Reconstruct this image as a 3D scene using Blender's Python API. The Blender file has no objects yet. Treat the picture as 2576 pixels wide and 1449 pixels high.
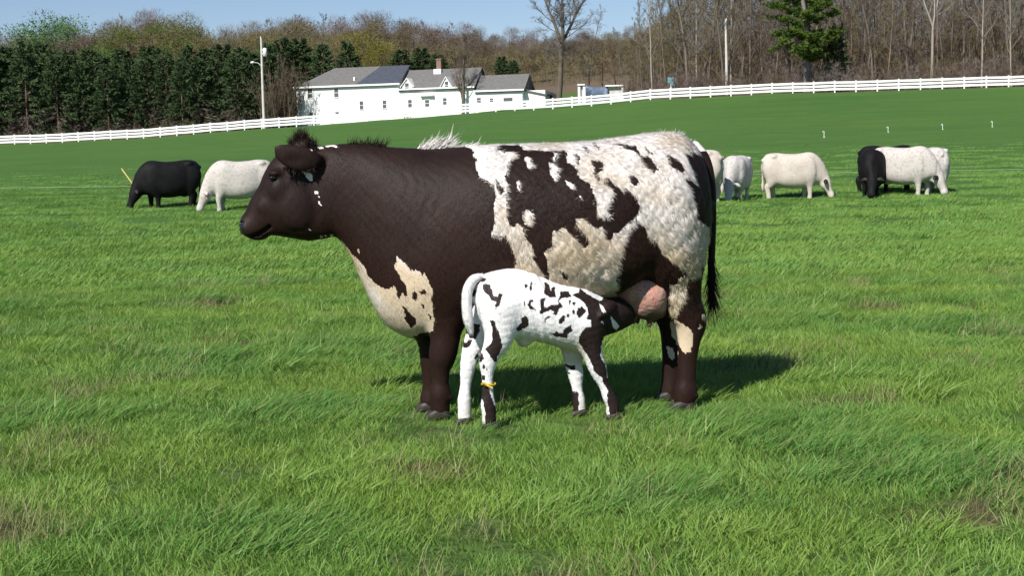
import bpy, math, random
import numpy as np
from mathutils import Matrix, Vector

rng = np.random.default_rng(11)
random.seed(11)
R = math.radians
scene = bpy.context.scene
COL = scene.collection

# ------------------------------------------------------------------ camera
# photograph pixels below are in a 2576 x 1449 frame
F, CU, CV = 3539.0, 1288.0, 724.5
CAMZ, PITCH, ROLL = 1.36, math.atan((724.5 - 383) / 3539.0), R(1.3)
r0 = np.array([1.0, 0, 0]); fwd = np.array([0, math.cos(PITCH), -math.sin(PITCH)]); u0 = np.array([0, math.sin(PITCH), math.cos(PITCH)])
UP = math.cos(ROLL) * u0 + math.sin(ROLL) * r0
RT = math.cos(ROLL) * r0 - math.sin(ROLL) * u0
CAM = np.array([0, 0, CAMZ])
cd = bpy.data.cameras.new('camera'); co = bpy.data.objects.new('camera', cd); COL.objects.link(co)
cd.sensor_width = 36; cd.lens = F / 2576 * 36; cd.clip_start = 0.1; cd.clip_end = 6000
co.matrix_world = Matrix(((RT[0], UP[0], -fwd[0], 0), (RT[1], UP[1], -fwd[1], 0), (RT[2], UP[2], -fwd[2], CAMZ), (0, 0, 0, 1)))
scene.camera = co

# ------------------------------------------------------------------ light
SUN_EL, SUN_AZ = R(42), R(31)          # azimuth: light travels away from the camera and this much to the right
wd = bpy.data.worlds.new('World'); scene.world = wd; wd.use_nodes = True
nt = wd.node_tree; nt.nodes.clear()
sky = nt.nodes.new('ShaderNodeTexSky'); sky.sky_type = 'NISHITA'; sky.sun_disc = False
sky.sun_elevation = SUN_EL; sky.sun_rotation = math.pi + SUN_AZ
sky.altitude = 100; sky.air_density = 1.0; sky.dust_density = 0.0; sky.ozone_density = 4.0
bg = nt.nodes.new('ShaderNodeBackground'); bg.inputs[1].default_value = 0.070
wo = nt.nodes.new('ShaderNodeOutputWorld')
tn = nt.nodes.new('ShaderNodeMix'); tn.data_type = 'RGBA'; tn.blend_type = 'MULTIPLY'; tn.inputs[0].default_value = 1; tn.inputs[7].default_value = (0.985, 0.955, 1.03, 1)
nt.links.new(sky.outputs[0], tn.inputs[6]); nt.links.new(tn.outputs[2], bg.inputs[0]); nt.links.new(bg.outputs[0], wo.inputs[0])
sl = bpy.data.lights.new('sun', 'SUN'); sl.energy = 5.0; sl.angle = R(0.53); sl.color = (1.0, 0.955, 0.88)
so = bpy.data.objects.new('sun', sl); COL.objects.link(so); so.location = (-20, -20, 40)
ld = Vector((math.sin(SUN_AZ) * math.cos(SUN_EL), math.cos(SUN_AZ) * math.cos(SUN_EL), -math.sin(SUN_EL)))
so.rotation_euler = ld.to_track_quat('-Z', 'Y').to_euler()
scene.view_settings.view_transform = 'Standard'; scene.view_settings.look = 'None'
scene.view_settings.exposure = 0.42; scene.view_settings.gamma = 1.0; scene.view_settings.use_curve_mapping = False
scene.render.engine = 'CYCLES'
scene.cycles.use_denoising = True
scene.cycles.max_bounces = 5; scene.cycles.diffuse_bounces = 3; scene.cycles.glossy_bounces = 2
scene.cycles.transmission_bounces = 3; scene.cycles.transparent_max_bounces = 6
scene.cycles.sample_clamp_indirect = 4.0

# ------------------------------------------------------------------ helpers
def ray(u, v):
    return fwd + (u - CU) / F * RT + (CV - v) / F * UP

def at_y(u, v, Y):                     # point on the vertical plane y = Y
    d = ray(u, v); return CAM + d * (Y / d[1])

def on_plane(u, v, P, n):              # where a pixel's direction meets the plane through P with normal n
    d = ray(u, v); t = np.dot(P - CAM, n) / np.dot(d, n); return CAM + d * t

def project(P):                        # world points -> photograph pixels
    q = P - CAM; w = q @ fwd
    return CU + F * (q @ RT) / w, CV - F * (q @ UP) / w

def mk_mesh(name, V, Fc, mat=None, smooth=False):
    V = np.asarray(V, np.float32); Fc = np.asarray(Fc, np.int32); k = Fc.shape[1]
    me = bpy.data.meshes.new(name)
    me.vertices.add(len(V)); me.vertices.foreach_set('co', V.ravel())
    me.loops.add(Fc.size); me.loops.foreach_set('vertex_index', Fc.ravel())
    me.polygons.add(len(Fc)); me.polygons.foreach_set('loop_start', np.arange(0, Fc.size, k, dtype=np.int32))
    me.update(calc_edges=True)
    if smooth: me.polygons.foreach_set('use_smooth', np.ones(len(Fc), bool))
    if mat: me.materials.append(mat)
    return me

def py_mesh(name, V, Fc, mat=None, smooth=False):
    me = bpy.data.meshes.new(name); me.from_pydata([tuple(map(float, v)) for v in V], [], Fc); me.update()
    if smooth: me.polygons.foreach_set('use_smooth', np.ones(len(me.polygons), bool))
    if mat: me.materials.append(mat)
    return me

def ob(name, me, parent=None, loc=None, rotz=0.0):
    o = bpy.data.objects.new(name, me); COL.objects.link(o); o.parent = parent
    if loc is not None: o.location = tuple(map(float, loc))
    o.rotation_euler = (0, 0, rotz)
    return o

def tag(o, label=None, cat=None, group=None, kind=None):
    if label: o['label'] = label
    if cat: o['category'] = cat
    if group: o['group'] = group
    if kind: o['kind'] = kind
    return o

def vattr(me, name, arr):
    a = me.attributes.new(name, 'FLOAT', 'POINT'); a.data.foreach_set('value', np.asarray(arr, np.float32))

def sin_noise(P, scale, seed, octaves=4):
    r = np.random.default_rng(seed); out = np.zeros(len(P)); amp = 1.0; tot = 0
    for o in range(octaves):
        for k in range(4):
            d = r.normal(size=P.shape[1]); d /= np.linalg.norm(d)
            out += amp * np.sin(P @ d * (2 * math.pi / scale) * (0.7 + 0.6 * r.random()) + r.random() * 6.28) * 0.5
        tot += amp; amp *= 0.55; scale *= 0.5
    return out / tot

class Nodes:
    def __init__(s, name):
        s.m = bpy.data.materials.new(name); s.m.use_nodes = True; s.t = s.m.node_tree; s.t.nodes.clear()
        s.out = s.n('ShaderNodeOutputMaterial')
    def n(s, typ, **kw):
        x = s.t.nodes.new(typ)
        for k, v in kw.items(): setattr(x, k, v)
        return x
    def l(s, a, b): s.t.links.new(a, b)
    def mix(s, fac, a, b, blend='MIX'):
        x = s.n('ShaderNodeMix', data_type='RGBA', blend_type=blend)
        for i, val in ((0, fac), (6, a), (7, b)):
            if isinstance(val, (int, float)): x.inputs[i].default_value = val
            elif isinstance(val, tuple): x.inputs[i].default_value = (*val[:3], 1)
            else: s.l(val, x.inputs[i])
        return x.outputs[2]
    def noise(s, scale, detail=4, vec=None, rough=0.55):
        x = s.n('ShaderNodeTexNoise'); x.inputs['Scale'].default_value = scale; x.inputs['Detail'].default_value = detail
        x.inputs['Roughness'].default_value = rough
        if vec is not None: s.l(vec, x.inputs['Vector'])
        return x.outputs[0]
    def ramp(s, fac, stops):
        x = s.n('ShaderNodeValToRGB'); s.l(fac, x.inputs[0]); e = x.color_ramp.elements
        while len(e) < len(stops): e.new(0.5)
        for i, (p, c) in enumerate(stops):
            e[i].position = p; e[i].color = (*((c, c, c) if isinstance(c, (int, float)) else c), 1)
        return x.outputs[0]
    def attr(s, name, typ='GEOMETRY'):
        x = s.n('ShaderNodeAttribute', attribute_name=name, attribute_type=typ); return x.outputs['Fac']
    def pos(s): return s.n('ShaderNodeNewGeometry').outputs['Position']
    def obj(s): return s.n('ShaderNodeTexCoord').outputs['Object']
    def objrand(s): return s.n('ShaderNodeObjectInfo').outputs['Random']
    def principled(s, col, rough=0.7, spec=0.3, bump=None, bstr=0.3, bdist=0.02, sheen=0.0):
        p = s.n('ShaderNodeBsdfPrincipled')
        for key, val in (('Base Color', col), ('Roughness', rough), ('Specular IOR Level', spec)):
            if isinstance(val, tuple): p.inputs[key].default_value = (*val[:3], 1)
            elif isinstance(val, (int, float)): p.inputs[key].default_value = val
            else: s.l(val, p.inputs[key])
        p.inputs['Sheen Weight'].default_value = sheen
        if bump is not None:
            b = s.n('ShaderNodeBump'); b.inputs['Strength'].default_value = bstr; b.inputs['Distance'].default_value = bdist
            s.l(bump, b.inputs['Height']); s.l(b.outputs[0], p.inputs['Normal'])
        s.l(p.outputs[0], s.out.inputs[0]); s.p = p
        return s.m

def noisy(name, c1, c2, scale, rough=0.7, spec=0.3, bstr=0.3, bdist=0.02, coords='obj', detail=5):
    N = Nodes(name); v = N.obj() if coords == 'obj' else N.pos()
    f = N.noise(scale, detail, v)
    return N.principled(N.mix(N.ramp(f, [(0.3, 0.0), (0.7, 1.0)]), c1, c2), rough, spec, f, bstr, bdist)

def tubes_mesh(branches, mat=None):
    """branches: list of (points Nx3, radii N, sides) -> V, F(quads), tapered tubes"""
    V, Q = [], []; base = 0
    for pts, rad, k in branches:
        pts = np.asarray(pts, float); n = len(pts)
        t = np.gradient(pts, axis=0); t /= np.linalg.norm(t, axis=1)[:, None] + 1e-9
        ref = np.array([0.31, 0.95, 0.05]) if abs(t[0, 1]) < 0.8 else np.array([1.0, 0, 0.1])
        a = np.cross(t, ref); a /= np.linalg.norm(a, axis=1)[:, None] + 1e-9
        b = np.cross(t, a); ang = np.arange(k) * 2 * math.pi / k
        ring = pts[:, None, :] + np.asarray(rad)[:, None, None] * (np.cos(ang)[None, :, None] * a[:, None, :] + np.sin(ang)[None, :, None] * b[:, None, :])
        V.append(ring.reshape(-1, 3))
        i = np.arange(n - 1)[:, None] * k; j = np.arange(k)[None, :]; jn = (j + 1) % k
        Q.append(np.stack([i + j, i + jn, i + k + jn, i + k + j], -1).reshape(-1, 4) + base)
        base += n * k
    return np.concatenate(V), np.concatenate(Q)

def box_vf(x0, x1, y0, y1, z0, z1):
    V = [(x0, y0, z0), (x1, y0, z0), (x1, y1, z0), (x0, y1, z0), (x0, y0, z1), (x1, y0, z1), (x1, y1, z1), (x0, y1, z1)]
    return V, [(0, 3, 2, 1), (4, 5, 6, 7), (0, 1, 5, 4), (1, 2, 6, 5), (2, 3, 7, 6), (3, 0, 4, 7)]

def boxes_mesh(name, boxes, mat):
    V, Fc = [], []
    for b in boxes:
        v, f = box_vf(*b); n = len(V); V += v; Fc += [tuple(i + n for i in q) for q in f]
    return py_mesh(name, V, Fc, mat)

# ------------------------------------------------------------------ terrain
YA, YB = 195.0, 163.0
PA, PB = at_y(0, 366, YA), at_y(2576, 217, YB)
fdir = (PB - PA)[:2]; fdir /= np.linalg.norm(fdir); fn = np.array([-fdir[1], fdir[0], 0.0])
fence_px = [(-80, 369), (14, 363.5), (142, 359.4), (270, 352), (357, 348.5), (447, 340.4), (664, 322.7), (868, 309), (1071, 292.7), (1213, 281.8), (1354, 276),
            (1496, 265.5), (1638, 250.5), (1736, 246), (1788, 243), (1937, 235.8), (2037, 233), (2188, 228.8), (2343, 224), (2500, 219), (2660, 214)]
fence_P = np.array([on_plane(u, v, PA, fn) for u, v in fence_px])
def fence_y(x): return PA[1] + (x - PA[0]) * fdir[1] / fdir[0]
def fence_z(x):
    x = np.asarray(x, float)
    z = np.interp(x, fence_P[:, 0], fence_P[:, 2])
    return z + np.where(x > fence_P[-1, 0], 0.03 * (x - fence_P[-1, 0]), 0)
def terrain(x, y):
    x = np.asarray(x, float); y = np.asarray(y, float); yf = fence_y(x)
    t = np.clip((y / yf - 0.13) / 0.87, 0, 1)
    z = fence_z(x) * t ** 1.7
    d = np.maximum(y - yf, 0)
    s = np.interp(x, [-80, -50, -35, -8, 2, 20, 60], [0.06, 0.05, 0.012, 0.012, 0.05, 0.05, 0.03])
    z = z + s * np.minimum(d, 35) + 0.13 * np.clip(d - 35, 0, 100) - 0.02 * np.clip(d - 135, 0, 2000)
    w = np.clip((y - 11) / 8, 0, 1) * np.clip(1.5 - y / 200, 0, 1)
    z = z + w * 0.035 * (np.sin(x * 0.9 + 0.5 * y) + np.sin(y * 1.3 - 0.4 * x + 1) + np.sin(x * 0.37 + 2) )
    return z
def ground_at(u, v, ymax=400):         # where a pixel's direction meets the ground
    d = ray(u, v); d = d / d[1]; ys = np.linspace(3, ymax, 6000); P = CAM + ys[:, None] * d
    h = P[:, 2] - terrain(P[:, 0], P[:, 1]); k = np.argmax(h < 0)
    return P[k]
def sinh_axis(lo, hi, n, k): 
    t = np.linspace(-1, 1, n); s = np.sinh(k * t) / math.sinh(k); return np.where(s < 0, s * lo, s * hi)

N = Nodes('pasture_ground'); P_ = N.pos()
f1 = N.noise(0.35, 6, P_); f2 = N.noise(6.0, 6, P_); f3 = N.noise(0.05, 3, P_)
mp = N.n('ShaderNodeMapping'); mp.inputs['Scale'].default_value = (0.05, 0.35, 1); N.l(P_, mp.inputs[0])
f4 = N.noise(1.0, 5, mp.outputs[0])
f5 = N.noise(0.12, 6, P_, .65)
c = N.mix(N.ramp(f1, [(0.38, 0.0), (0.62, 1.0)]), (0.056, 0.132, 0.027), (0.084, 0.166, 0.033)); c = N.mix(N.ramp(f5, [(0.42, 0.0), (0.62, 0.75)]), c, (0.092, 0.162, 0.034))
c = N.mix(N.ramp(f4, [(0.38, 0.0), (0.62, 0.85)]), c, (0.050, 0.126, 0.028)); c = N.mix(N.ramp(f3, [(0.35, 0.0), (0.65, 0.6)]), c, (0.083, 0.158, 0.033))
c = N.mix(N.ramp(f2, [(0.3, 0.0), (0.75, 0.55)]), c, (0.050, 0.108, 0.026))
c = N.mix(N.attr('litter'), c, N.mix(N.ramp(f2, [(0.3, 0.0), (0.7, 1.0)]), (0.10, 0.075, 0.05), (0.17, 0.13, 0.095)))
c = N.mix(N.attr('soil'), c, N.mix(N.ramp(f2, [(0.3, 0.0), (0.7, 1.0)]), (0.06, 0.05, 0.024), (0.13, 0.10, 0.055)))
hb = N.n('ShaderNodeMath', operation='ADD'); N.l(N.noise(1.1, 8, P_, .7), hb.inputs[0]); N.l(f2, hb.inputs[1])
M_ground = N.principled(c, 0.9, 0.1, hb.outputs[0], 0.8, 0.12)

def dead_patch(x, y):                  # thin, brown spots in the sward
    P = np.stack([np.ravel(x), np.ravel(y)], 1)
    a = sin_noise(P, 1.9, 5, 3) - 0.18 * np.clip((P[:, 1] - 9) / 6, 0, 1.5)
    return np.clip((a - 0.45) * 3.5, 0, 1).reshape(np.shape(x))

ax = sinh_axis(900, 900, 261, 5.2); ay = np.concatenate([np.linspace(-40, 2.5, 12), np.geomspace(3, 230, 230), np.linspace(235, 420, 40), np.geomspace(440, 3000, 24)])
X, Y = np.meshgrid(ax, ay); Z = terrain(X, Y)
nx, ny = len(ax), len(ay)
idx = np.arange(nx * ny).reshape(ny, nx)
Q = np.stack([idx[:-1, :-1], idx[:-1, 1:], idx[1:, 1:], idx[1:, :-1]], -1).reshape(-1, 4)
me = mk_mesh('ground', np.stack([X, Y, Z], -1).reshape(-1, 3), Q, M_ground, True)
dd = (Y - fence_y(X)); lit = np.clip((dd - 1.0) / 2.0, 0, 1) * np.clip(np.maximum((X - 14) / 4, np.maximum((-38 - X) / 3, (dd - 45) / 10)), 0, 1)
vattr(me, 'litter', lit.ravel()); vattr(me, 'soil', (np.maximum(dead_patch(X, Y), .3) * np.clip((26 - Y) / 10, 0, 1)).ravel())
tag(ob('pasture_ground', me), 'green pasture rising to the right towards a white fence', 'pasture', kind='structure')
# ------------------------------------------------------------------ animal bodies: one continuous surface from blended volumes
def spline(pts, n):
    P = np.asarray(pts, float)
    if len(P) == 2: t = np.linspace(0, 1, n)[:, None]; return P[0] * (1 - t) + P[1] * t
    Q_ = np.vstack([2 * P[0] - P[1], P, 2 * P[-1] - P[-2]]); out = []
    ts = np.linspace(0, len(P) - 1, n)
    for t in ts:
        i = min(int(t), len(P) - 2); f = t - i; a, b, c_, d = Q_[i:i + 4]
        out.append(0.5 * (2 * b + (c_ - a) * f + (2 * a - 5 * b + 4 * c_ - d) * f * f + (3 * b - a - 3 * c_ + d) * f ** 3))
    return np.array(out)

class Body:
    def __init__(s, lo, hi, h):
        s.lo = np.array(lo, float); s.h = h; s.n = np.ceil((np.array(hi) - s.lo) / h).astype(int) + 1
        s.D = np.full(s.n, 1.0, np.float32)
        s.ax = [(s.lo[i] + np.arange(s.n[i]) * h).astype(np.float32) for i in range(3)]
    def block(s, lo, hi):
        a = np.clip(np.floor((np.array(lo) - s.lo) / s.h).astype(int), 0, s.n - 1); b = np.clip(np.ceil((np.array(hi) - s.lo) / s.h).astype(int) + 1, 1, s.n)
        sl = tuple(slice(a[i], max(b[i], a[i] + 1)) for i in range(3))
        return sl, s.ax[0][sl[0]][:, None, None], s.ax[1][sl[1]][None, :, None], s.ax[2][sl[2]][None, None, :]
    def put(s, sl, d, k, cut=False):
        o = s.D[sl]
        if cut: h_ = np.clip(0.5 - 0.5 * (o + d) / k, 0, 1); s.D[sl] = o * (1 - h_) - d * h_ + k * h_ * (1 - h_)
        else: h_ = np.clip(0.5 + 0.5 * (o - d) / k, 0, 1); s.D[sl] = o * (1 - h_) + d * h_ - k * h_ * (1 - h_)
    def tube(s, pts, k=0.03, n=None):
        """pts rows: x, z, y, a (half thickness in the side plane), b (half thickness across)"""
        P = spline(pts, n or max(6, 3 * len(pts))); P[:, 3:] = np.maximum(P[:, 3:], 0.004)
        m = 0.06 + P[:, 3].max() * 0.2
        lo = [(P[:, 0] - P[:, 3]).min() - m, (P[:, 2] - P[:, 4]).min() - m, (P[:, 1] - P[:, 3]).min() - m]
        hi = [(P[:, 0] + P[:, 3]).max() + m, (P[:, 2] + P[:, 4]).max() + m, (P[:, 1] + P[:, 3]).max() + m]
        sl, x, y, z = s.block(lo, hi); best = None
        for p, q in zip(P[:-1], P[1:]):
            dx, dz = q[0] - p[0], q[1] - p[1]; L = dx * dx + dz * dz + 1e-12
            t = np.clip(((x - p[0]) * dx + (z - p[1]) * dz) / L, 0, 1)
            cx, cz = p[0] + t * dx, p[1] + t * dz
            a = p[3] + t * (q[3] - p[3]); b = p[4] + t * (q[4] - p[4]); yy = y - (p[2] + t * (q[2] - p[2]))
            r2 = (x - cx) ** 2 + (z - cz) ** 2; y2 = yy ** 2
            k0 = np.sqrt(r2 / a ** 2 + y2 / b ** 2); k1 = np.sqrt(r2 / a ** 4 + y2 / b ** 4) + 1e-6
            d = k0 * (k0 - 1) / k1; d = np.where(k0 < 0.25, -np.minimum(a, b) * (1 - k0), d)
            best = d if best is None else np.minimum(best, d)
        s.put(sl, best.astype(np.float32), k)
    def loft(s, rows, k=0.03, p=2.2, yoff=0.0, drop=0.0, origin=None, axis=None):
        """rows: x, ztop, zbot, b ; body slices along x"""
        Rw = np.asarray(rows, float); sm = spline(Rw, 8 * len(Rw)); sm = sm[np.argsort(sm[:, 0])]
        sl, x, y, z = s.block([sm[:, 0].min() - 0.03, -sm[:, 3].max() - 0.08 + yoff, sm[:, 2].min() - 0.08], [sm[:, 0].max() + 0.03, sm[:, 3].max() + 0.08 + yoff, sm[:, 1].max() + 0.08])
        if origin is not None:          # slices square to a slanting axis; the forehead side is positive
            c_, s_ = np.array(axis) / np.hypot(*axis); L_ = sm[-1, 0] + .2; o = np.array(origin); mid = o + np.array([c_, s_]) * sm[-1, 0] / 2
            sl, x, y, z = s.block([mid[0] - L_, -sm[:, 3].max() - .08 + yoff, mid[1] - L_], [mid[0] + L_, sm[:, 3].max() + .08 + yoff, mid[1] + L_])
            X_, Z_ = x - o[0], z - o[1]; x, z = X_ * c_ + Z_ * s_, X_ * s_ - Z_ * c_
        zt = np.interp(x, sm[:, 0], sm[:, 1]); zb = np.interp(x, sm[:, 0], sm[:, 2])
        b = np.maximum(np.interp(x, sm[:, 0], sm[:, 3]), 0.005); h = np.maximum((zt - zb) / 2, 0.01); zc = (zt + zb) / 2
        zz = (z - zc) / h
        b = b * (1 - drop * np.clip(zz, -1, 1))
        k0 = (np.abs(zz) ** p + np.abs((y - yoff) / b) ** p) ** (1 / p)
        d = (k0 - 1) * np.minimum(h, b) * np.ones_like(x)
        e = np.maximum(np.maximum(sm[0, 0] - x, x - sm[-1, 0]), 0) * np.ones_like(d)
        s.put(sl, (d + e).astype(np.float32), k)
    def groove(s, pts, rad, k=0.006):
        for p, q in zip(pts[:-1], pts[1:]):
            p, q = np.array(p, float), np.array(q, float); sl, x, y, z = s.block(np.minimum(p, q) - .05, np.maximum(p, q) + .05); d = q - p
            t = np.clip(((x - p[0]) * d[0] + (y - p[1]) * d[1] + (z - p[2]) * d[2]) / (d @ d), 0, 1)
            s.put(sl, (np.sqrt((x - p[0] - t * d[0]) ** 2 + (y - p[1] - t * d[1]) ** 2 + (z - p[2] - t * d[2]) ** 2) - rad).astype(np.float32), k, True)
    def ell(s, c, r, k=0.03, cut=False):
        c = np.array(c); r = np.array(r); sl, x, y, z = s.block(c - r - 0.08, c + r + 0.08)
        px, py, pz = x - c[0], y - c[1], z - c[2]
        k0 = np.sqrt((px / r[0]) ** 2 + (py / r[1]) ** 2 + (pz / r[2]) ** 2); k1 = np.sqrt((px / r[0] ** 2) ** 2 + (py / r[1] ** 2) ** 2 + (pz / r[2] ** 2) ** 2) + 1e-6
        d = k0 * (k0 - 1) / k1; d = np.where(k0 < 0.25, -r.min() * (1 - k0), d)
        s.put(sl, d.astype(np.float32), k, cut)
    def mesh(s, smooth=3):
        D = s.D.copy()
        for a in range(3):
            for e in (0, -1):
                i = [slice(None)] * 3; i[a] = e; D[tuple(i)] = 1.0
        ins = D < 0
        c = np.zeros(np.array(D.shape) - 1, np.int8)
        for i in (0, 1):
            for j in (0, 1):
                for k in (0, 1):
                    c += ins[i:D.shape[0] - 1 + i, j:D.shape[1] - 1 + j, k:D.shape[2] - 1 + k]
        act = (c > 0) & (c < 8); ci = np.argwhere(act); vid = np.full(act.shape, -1, np.int32); vid[act] = np.arange(len(ci))
        acc = np.zeros((len(ci), 3)); cnt = np.zeros(len(ci))
        cor = [(i, j, k) for i in (0, 1) for j in (0, 1) for k in (0, 1)]
        for a in cor:
            for ax_ in range(3):
                if a[ax_] == 0:
                    b = list(a); b[ax_] = 1
                    va = D[ci[:, 0] + a[0], ci[:, 1] + a[1], ci[:, 2] + a[2]]; vb = D[ci[:, 0] + b[0], ci[:, 1] + b[1], ci[:, 2] + b[2]]
                    m = (va < 0) != (vb < 0); t = np.where(m, va / np.where(m, va - vb, 1), 0)
                    pt = ci + np.array(a); pt = pt.astype(float); pt[:, ax_] += t
                    acc[m] += pt[m]; cnt[m] += 1
        V = acc / cnt[:, None] * s.h + s.lo
        quads = []
        for a in range(3):
            o1, o2 = [(1, 2), (2, 0), (0, 1)][a]
            i0 = [slice(None)] * 3; i1 = [slice(None)] * 3; i0[a] = slice(0, -1); i1[a] = slice(1, None)
            cr = ins[tuple(i0)] != ins[tuple(i1)]; e = np.argwhere(cr); 
            e = e[(e[:, o1] > 0) & (e[:, o2] > 0)]
            def g(d1, d2):
                q = e.copy(); q[:, o1] -= d1; q[:, o2] -= d2; return vid[q[:, 0], q[:, 1], q[:, 2]]
            q = np.stack([g(1, 1), g(0, 1), g(0, 0), g(1, 0)], 1)
            fl = ~ins[e[:, 0], e[:, 1], e[:, 2]]; q[fl] = q[fl][:, ::-1]
            quads.append(q)
        Q_ = np.concatenate(quads)
        E = np.concatenate([Q_[:, [0, 1]], Q_[:, [1, 2]], Q_[:, [2, 3]], Q_[:, [3, 0]]])
        for _ in range(smooth):
            S = np.zeros_like(V); n_ = np.zeros(len(V))
            for ax_ in range(3): S[:, ax_] = np.bincount(E[:, 0], V[E[:, 1], ax_], len(V)) + np.bincount(E[:, 1], V[E[:, 0], ax_], len(V))
            n_ = np.bincount(E[:, 0], minlength=len(V)) + np.bincount(E[:, 1], minlength=len(V))
            V = 0.45 * V + 0.55 * S / n_[:, None]
        return V, Q_

def vnormals(V, Q_):
    fnm = np.cross(V[Q_[:, 2]] - V[Q_[:, 0]], V[Q_[:, 3]] - V[Q_[:, 1]])
    Nn = np.zeros_like(V)
    for i in range(4):
        for a in range(3): Nn[:, a] += np.bincount(Q_[:, i], fnm[:, a], len(V))
    return Nn / (np.linalg.norm(Nn, axis=1)[:, None] + 1e-12), np.linalg.norm(fnm, axis=1) / 2

def inside(poly, u, v):
    P = np.asarray(poly, float); r = np.zeros(len(u), bool); m = (u >= P[:, 0].min()) & (u <= P[:, 0].max()) & (v >= P[:, 1].min()) & (v <= P[:, 1].max())
    if not m.any(): return r
    uu, vv = u[m], v[m]; s = np.zeros(len(uu), bool); j = len(P) - 1
    for i in range(len(P)):
        (x1, y1), (x2, y2) = P[i], P[j]
        if y1 != y2:
            s ^= ((y1 > vv) != (y2 > vv)) & (uu < (x2 - x1) * (vv - y1) / (y2 - y1) + x1)
        j = i
    r[m] = s; return r

class Frame:                           # an animal's own axes: x along the body (to the right), y away, z up
    def __init__(s, X, Y, yaw):
        s.O = np.array([X, Y, 0.0]); s.yaw = yaw; s.ex = np.array([math.cos(yaw), math.sin(yaw), 0]); s.ey = np.array([-math.sin(yaw), math.cos(yaw), 0])
    def loc(s, u, v, y=0.0):
        P = on_plane(u, v, s.O + s.ey * y, s.ey); q = P - s.O
        return float(q @ s.ex), float(P[2]), float((P - CAM) @ fwd)
    def row(s, u, v, y, a, b):         # tube row from pixels
        x, z, w = s.loc(u, v, y); return (x, z, y, a * w / F, b)
    def lrow(s, u, t, b_, w):          # loft row from pixels
        x, zt, _ = s.loc(u, t); xb, zb, _ = s.loc(u, b_); return ((x + xb) / 2, zt, zb, w)
    def world(s, V): return s.O + V[:, :1] * s.ex + V[:, 1:2] * s.ey + V[:, 2:3] * np.array([0, 0, 1.0])

def coat_uv(fr, V, warp, seed):        # photograph pixel of every skin point, both flanks alike
    W = V.copy(); W[:, 1] = -np.abs(W[:, 1]); u, v = project(fr.world(W))
    u = u + warp * sin_noise(V, 0.09, seed, 3); v = v + warp * sin_noise(V, 0.09, seed + 1, 3)
    return u, v

def fur(name, V, Q_, nrm, attrs, n, length, lay, width, mat, parent, seed, lift=0.35):
    """short hairs, one thin triangle each, rooted on the skin; length: per-vertex metres, lay: per-vertex direction"""
    r = np.random.default_rng(seed); _, ar = vnormals(V, Q_)
    wgt = ar * (length[Q_].mean(1) > 1e-4); f = r.choice(len(Q_), n, p=wgt / wgt.sum())
    w = r.dirichlet(np.ones(4), n); idx = Q_[f]
    P = (V[idx] * w[..., None]).sum(1); Nn = (nrm[idx] * w[..., None]).sum(1); Nn /= np.linalg.norm(Nn, axis=1)[:, None]
    L = (length[idx] * w).sum(1) * r.uniform(0.5, 1.3, n); D = (lay[idx] * w[..., None]).sum(1) + r.normal(0, 0.35, (n, 3))
    D -= (D * Nn).sum(1)[:, None] * Nn; D /= np.linalg.norm(D, axis=1)[:, None] + 1e-9
    D = D + Nn * (lift * r.uniform(0.4, 1.6, n))[:, None]; D /= np.linalg.norm(D, axis=1)[:, None]
    S = np.cross(D, Nn); S /= np.linalg.norm(S, axis=1)[:, None] + 1e-9
    S = S * (width * r.uniform(0.6, 1.3, n))[:, None] / 2
    B = P - Nn * 0.002
    VV = np.stack([B - S, B + S, B + D * L[:, None]], 1)
    fnm = np.cross(VV[:, 1] - VV[:, 0], VV[:, 2] - VV[:, 0]); flip = (fnm * Nn).sum(1) < 0
    VV[flip] = VV[flip][:, [1, 0, 2]]
    me = mk_mesh(name, VV.reshape(-1, 3), np.arange(3 * n).reshape(-1, 3), mat, True)
    for k, a in attrs.items(): vattr(me, k, np.repeat((a[idx] * w).sum(1), 3))
    vattr(me, 'strand', np.repeat(r.random(n), 3))
    me.normals_split_custom_set_from_vertices(np.repeat(Nn * 0.8 + D * 0.25, 3, 0))
    return ob(name, me, parent)

def locks(name, roots, dirs, lens, width, mat, parent, white, seed, nseg=3):
    """long hair: curved tapered ribbons"""
    r = np.random.default_rng(seed); V, T = [], []
    for P, D, L in zip(roots, dirs, lens):
        P = np.array(P, float); D = np.array(D, float); D /= np.linalg.norm(D); bend = r.normal(0, 0.22, 3); s = r.normal(size=3); s -= s @ D * D; s /= np.linalg.norm(s)
        b = len(V)
        for i in range(nseg + 1):
            t = i / nseg; q = P + D * L * t + bend * L * t * t; w_ = width * (1 - t) ** 0.7 / 2 + 0.0003
            V += [q - s * w_, q + s * w_]
        for i in range(nseg): T.append((b + 2 * i, b + 2 * i + 1, b + 2 * i + 3, b + 2 * i + 2))
    me = mk_mesh(name, V, T, mat, True); vattr(me, 'white', np.full(len(V), white)); vattr(me, 'strand', np.repeat(r.random(len(roots)), 2 * (nseg + 1)))
    return ob(name, me, parent)

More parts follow.
